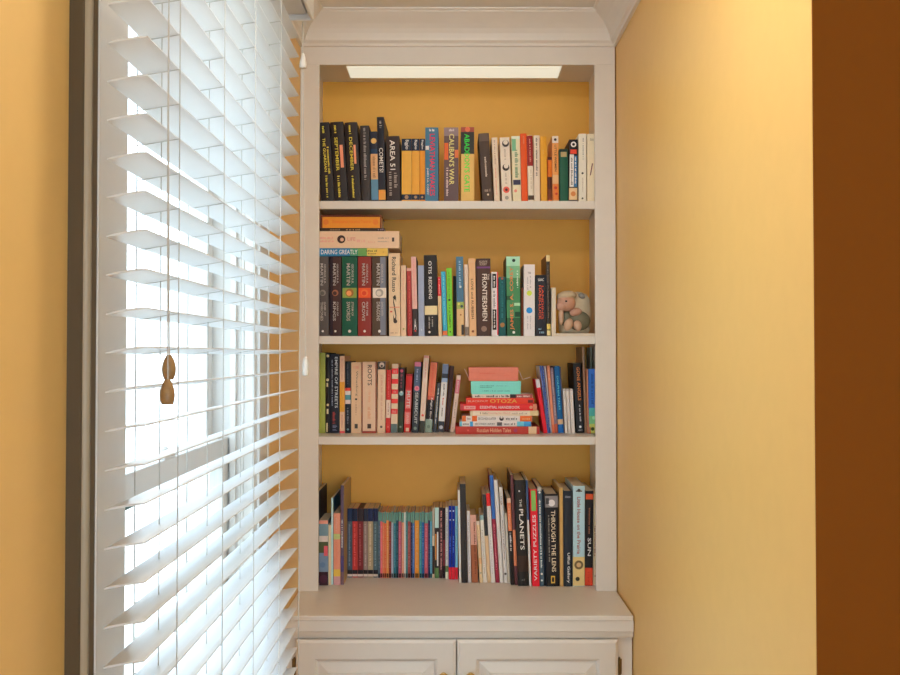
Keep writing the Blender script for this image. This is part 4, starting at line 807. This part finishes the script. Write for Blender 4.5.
B(4, 584.9, 592.6, 491.0, .8, (40, 38, 38), 'black book with orange band, white capitals and orange-red foot on the worktop', ((494, 499.5, (238, 96, 50)), (568, 586, (222, 76, 46))), [T('SUN', 538, 556, .32, .74, (226, 222, 214)), S(508, 534, .42, .6, (150, 96, 66)), S(572, 582, .35, .6, (190, 60, 40))], y=585.8, side=(50, 42, 36))
B(4, 593.0, 599.0, 494.0, .6, (214, 204, 166), 'cream book with dark red lettering, last on the right of the worktop row', (), [S(526, 556, .2, .36, (130, 50, 46)), O(576, .4, .16, (110, 110, 70))], y=585.2)
build_books()
# the dark block leaning over the low series: a brown bookmark-like board resting on their tops is left to the dark red book's dark page edges

# ------------------------------------------------------------------ boxes on the flat stack
def card_box(name, x0, x1, yt, yb, Y, z0, c, label, d, lines, ribbon):
    X0, X1 = xat(x0, yb, Y), xat(x1, yb, Y); h = zat(yt, Y) - zat(yb, Y); w = X1 - X0
    r = empty(name, ((X0 + X1) / 2, Y, z0)); tag(r, label, 'box', 'card boxes on the flat stack')
    boxobj('body', (-w / 2, w / 2, 0, d, 0, h * 0.985), ink(c, 0.6), r, bevel=0.0012)
    boxobj('lid', (-w / 2 - 0.0006, w / 2 + 0.0006, -0.0006, d + 0.0006, h * 0.62, h), ink(tuple(min(255, x + 4) for x in c), 0.6), r, bevel=0.0012)
    U = lambda xx: (xx - x0) / (x1 - x0)
    for a, b, v0, v1, cc in lines:
        bm = bmesh.new(); vs, fs = squiggle(int(a * 10), max(5, int((b - a) / 1.5)))
        V = [bm.verts.new((-w / 2 + w * (U(a) + x * (U(b) - U(a))), -0.0009 - 0.0003, h * (v0 + y * (v1 - v0)))) for x, y in vs]
        for f in fs: bm.faces.new([V[i] for i in f])
        me = bpy.data.meshes.new('lettering'); bm.to_mesh(me); bm.free(); link('lettering', me, r, mats=[ink(cc)])
    for pts in ribbon:
        bm = bmesh.new(); tube(bm, [((xat(px, py, Y) - (X0 + X1) / 2), dy, zat(py, Y) - zat(yb, Y)) for px, py, dy in pts], 0.0011, 6)
        k = done(bm, 'ribbon', ink((200, 176, 150), 0.7), r); k['label'] = 'cream ribbon tie'
    return z0 + h + 0.0005
zs = card_box('card_box', 471.2, 520.8, 380.6, 393.6, YS3 + 0.004, zs, (118, 200, 184), 'turquoise card box on the flat stack, under the coral one', 0.10,
              [(480, 494, .62, .68, (70, 140, 130)), (480, 492, .5, .56, (70, 140, 130)), (482, 511, .22, .29, (70, 140, 130)), (496, 508, .62, .67, (90, 160, 150))], [])
zs = card_box('card_box', 468.8, 518.2, 366.4, 380.2, YS3 + 0.004, zs, (246, 146, 120), 'coral pink card box on top of the flat stack with loose ribbon ends', 0.10,
              [(480, 496, .52, .60, (200, 104, 84)), (504, 510, .36, .43, (206, 110, 90))],
              [[(518.2, 368.5, 0.02), (520.2, 372, 0.014), (522.8, 378.6, 0.01), (526, 377.8, 0.012), (530.8, 376.4, 0.016)], [(468.8, 377.5, 0.012), (466.6, 372.5, 0.016), (464.6, 368.0, 0.02)]])

# ------------------------------------------------------------------ white open stand with a figurine
YSt = YF + 0.016
def PX(px, py, Y=YSt): return xat(px, py, Y), zat(py, Y)
st = empty('display_stand', (xat(573, 335, YSt), YSt, S2 + 0.0003)); tag(st, 'white open display box at the end of the second shelf holding the animal figurine', 'stand')
xa, xb = xat(551.6, 335, YSt), XI1 - 0.0015
zt0 = S2 + 0.0003
STM = paint('stand_white', (0.80, 0.72, 0.60), 0.5, 0.05, 30)
def sp(name, *d):
    bm = bmesh.new(); box(bm, *d); o = done(bm, name, STM, st, bevel=0.001); o.location = -st.location
sp('base', xa, xb, YSt, YSt + 0.10, zt0, zt0 + 0.0085)
hl = zat(287.5, YSt)
sp('side_board', xa, xa + 0.0135, YSt, YSt + 0.10, zt0 + 0.0086, hl)
sp('side_board', xb - 0.010, xb, YSt + 0.03, YSt + 0.10, zt0 + 0.0086, zat(283.5, YSt + 0.03))
YG = YSt + 0.035
zg = zt0 + 0.0088
fg = empty('animal_figurine', (xat(574, 331, YG), YG, zg)); tag(fg, 'seated pink-faced animal figurine with a cream hood and grey-green body, inside the white display box', 'figurine')
def gpart(name, items, rgb, rough=0.5, label=None):
    bm = bmesh.new()
    for (px, py, dy), (rx, ry, rz), rot in items:
        c = (xat(px, py, YG), YG + dy, zat(py, YG)); k = YG / F
        blob(bm, c, (rx * k, ry, rz * k), R(rot))
    o = done(bm, name, paint('figurine_' + name, rgb, rough, 0.12, 120), fg, smooth=True); o.location = -fg.location
    if label: o['label'] = label
bm = bmesh.new()
prof = [(0.001, 0.000), (0.045, 0.0005), (0.050, 0.010), (0.051, 0.040), (0.050, 0.070), (0.046, 0.095), (0.040, 0.114), (0.028, 0.127), (0.013, 0.133), (0.001, 0.1345)]
lathe(bm, prof, (xat(575.2, 331, YG), 0, zg), 'z', 32)
for v in bm.verts: v.co.y = YG + 0.022 + v.co.y * 0.66; v.co.x += 0.010 * max(0, (v.co.z - zg - 0.05)) / 0.08
o = done(bm, 'hood', paint('figurine_hood', (0.66, 0.58, 0.43), 0.55, 0.12, 110), fg, smooth=True); o.location = -fg.location
gpart('body', [((578.5, 321, -0.010), (11.5, 0.026, 9.8), 0), ((566, 319, -0.010), (6.5, 0.020, 8), 0)], (0.17, 0.17, 0.115), 0.6, 'grey-green body')
gpart('head', [((565.5, 303, -0.018), (9.4, 0.026, 8.6), 15), ((560.5, 306.5, -0.026), (5.6, 0.018, 5.2), 0)], (0.60, 0.34, 0.25), 0.45, 'pink face')
gpart('ear', [((574.5, 312.5, -0.028), (6.2, 0.010, 4.0), -12)], (0.55, 0.32, 0.24), 0.45)
gpart('ear', [((581.5, 296.0, -0.004), (3.6, 0.007, 2.6), 25)], (0.28, 0.29, 0.28), 0.5, 'grey ear marking')
gpart('cap', [((566.0, 296.2, -0.012), (10.0, 0.030, 5.2), -6)], (0.58, 0.49, 0.35), 0.55)
gpart('arm', [((560.0, 317, -0.030), (2.6, 0.010, 8.0), 0)], (0.62, 0.42, 0.30), 0.45)
gpart('foot', [((567.0, 325.0, -0.036), (4.4, 0.012, 6.4), 22)], (0.62, 0.42, 0.30), 0.45)
gpart('foot', [((576.0, 326.0, -0.036), (4.0, 0.012, 5.4), -12)], (0.60, 0.40, 0.29), 0.45)
gpart('eye', [((564.4, 302.0, -0.0445), (1.1, 0.003, 0.9), 0)], (0.02, 0.015, 0.012), 0.2)

# ------------------------------------------------------------------ light
w = bpy.data.worlds.new('World'); SC.world = w; w.use_nodes = True
nt = w.node_tree; bg = nt.nodes['Background']
tc = nt.nodes.new('ShaderNodeTexCoord'); sx = nt.nodes.new('ShaderNodeSeparateXYZ'); rp = nt.nodes.new('ShaderNodeValToRGB')
nt.links.new(tc.outputs['Generated'], sx.inputs[0]); nt.links.new(sx.outputs['Z'], rp.inputs['Fac'])
rp.color_ramp.elements[0].position = 0.0; rp.color_ramp.elements[0].color = (0.76, 0.88, 1.0, 1)
rp.color_ramp.elements[1].position = 0.8; rp.color_ramp.elements[1].color = (0.64, 0.80, 1.0, 1)
nt.links.new(rp.outputs[0], bg.inputs['Color'])
bg.inputs['Strength'].default_value = SKY
sun = bpy.data.lights.new('sun', 'SUN'); sun.energy = SUN; sun.angle = R(6); sun.color = (1.0, 0.97, 0.92)
so = bpy.data.objects.new('sun', sun); COL.objects.link(so); so.location = (-3, -3, 8)
so.rotation_euler = Vector((-0.45, 0.62, -0.64)).to_track_quat('-Z', 'Y').to_euler()
pl = bpy.data.lights.new('window_portal', 'AREA'); pl.shape = 'RECTANGLE'; pl.size = WZ1 - WZ0; pl.size_y = WY1 - WY0
pl.cycles.is_portal = True
po = bpy.data.objects.new('window_portal', pl); COL.objects.link(po)
po.location = (XO - 0.01, (WY0 + WY1) / 2, (WZ0 + WZ1) / 2); po.rotation_euler = (0, R(-90), 0)

pl = bpy.data.lights.new('window_portal', 'AREA'); pl.shape = 'RECTANGLE'; pl.size = BX1 - BX0; pl.size_y = BZ1 - BZ0
pl.cycles.is_portal = True
po = bpy.data.objects.new('window_portal', pl); COL.objects.link(po)
po.location = ((BX0 + BX1) / 2, YBK - 0.13, (BZ0 + BZ1) / 2); po.rotation_euler = (R(90), 0, R(180))
# added ceiling fill lamp, out of view above the frame, brightens the bookcase
dl = empty('fill_lamp', (LAMPX, LAMPY, CEIL - 0.001)); tag(dl, 'added unseen round ceiling fill lamp in front of the bookcase alcove', 'lamp')
bm = bmesh.new(); lathe(bm, [(0.001, 0), (0.150, 0), (0.155, -0.006), (0.155, -0.022), (0.146, -0.026), (0.001, -0.026)], (0, 0, 0), 'z', 40); done(bm, 'fill_lamp_rim', BRASS, dl, smooth=False)
bm = bmesh.new(); lathe(bm, [(0.001, -0.026), (0.142, -0.0262), (0.140, -0.045), (0.126, -0.072), (0.098, -0.094), (0.060, -0.107), (0.001, -0.112)], (0, 0, 0), 'z', 40); done(bm, 'fill_lamp_shade', emitter('fill_lamp_glow', (1.0, 0.92, 0.82), DOWN), dl, smooth=True)

# ------------------------------------------------------------------ camera
cam = bpy.data.cameras.new('camera'); cam.sensor_width = 36.0; cam.lens = 36.0 * F / 900.0
cam.shift_x = (450 - CX) / 900.0; cam.clip_start = 0.05
co = bpy.data.objects.new('camera', cam); COL.objects.link(co)
co.location = (0, 0, H); co.rotation_euler = (math.pi / 2 + PITCH, 0, 0)
SC.camera = co
SC.view_settings.view_transform = 'Standard'; SC.view_settings.look = 'None'
SC.view_settings.gamma = 1.0; SC.view_settings.use_curve_mapping = False
SC.view_settings.exposure = EXPO
SC.cycles.max_bounces = 14; SC.cycles.diffuse_bounces = 8; SC.cycles.glossy_bounces = 4; SC.cycles.transparent_max_bounces = 12
SC.cycles.sample_clamp_indirect = 6.0
SC.cycles.use_denoising = True
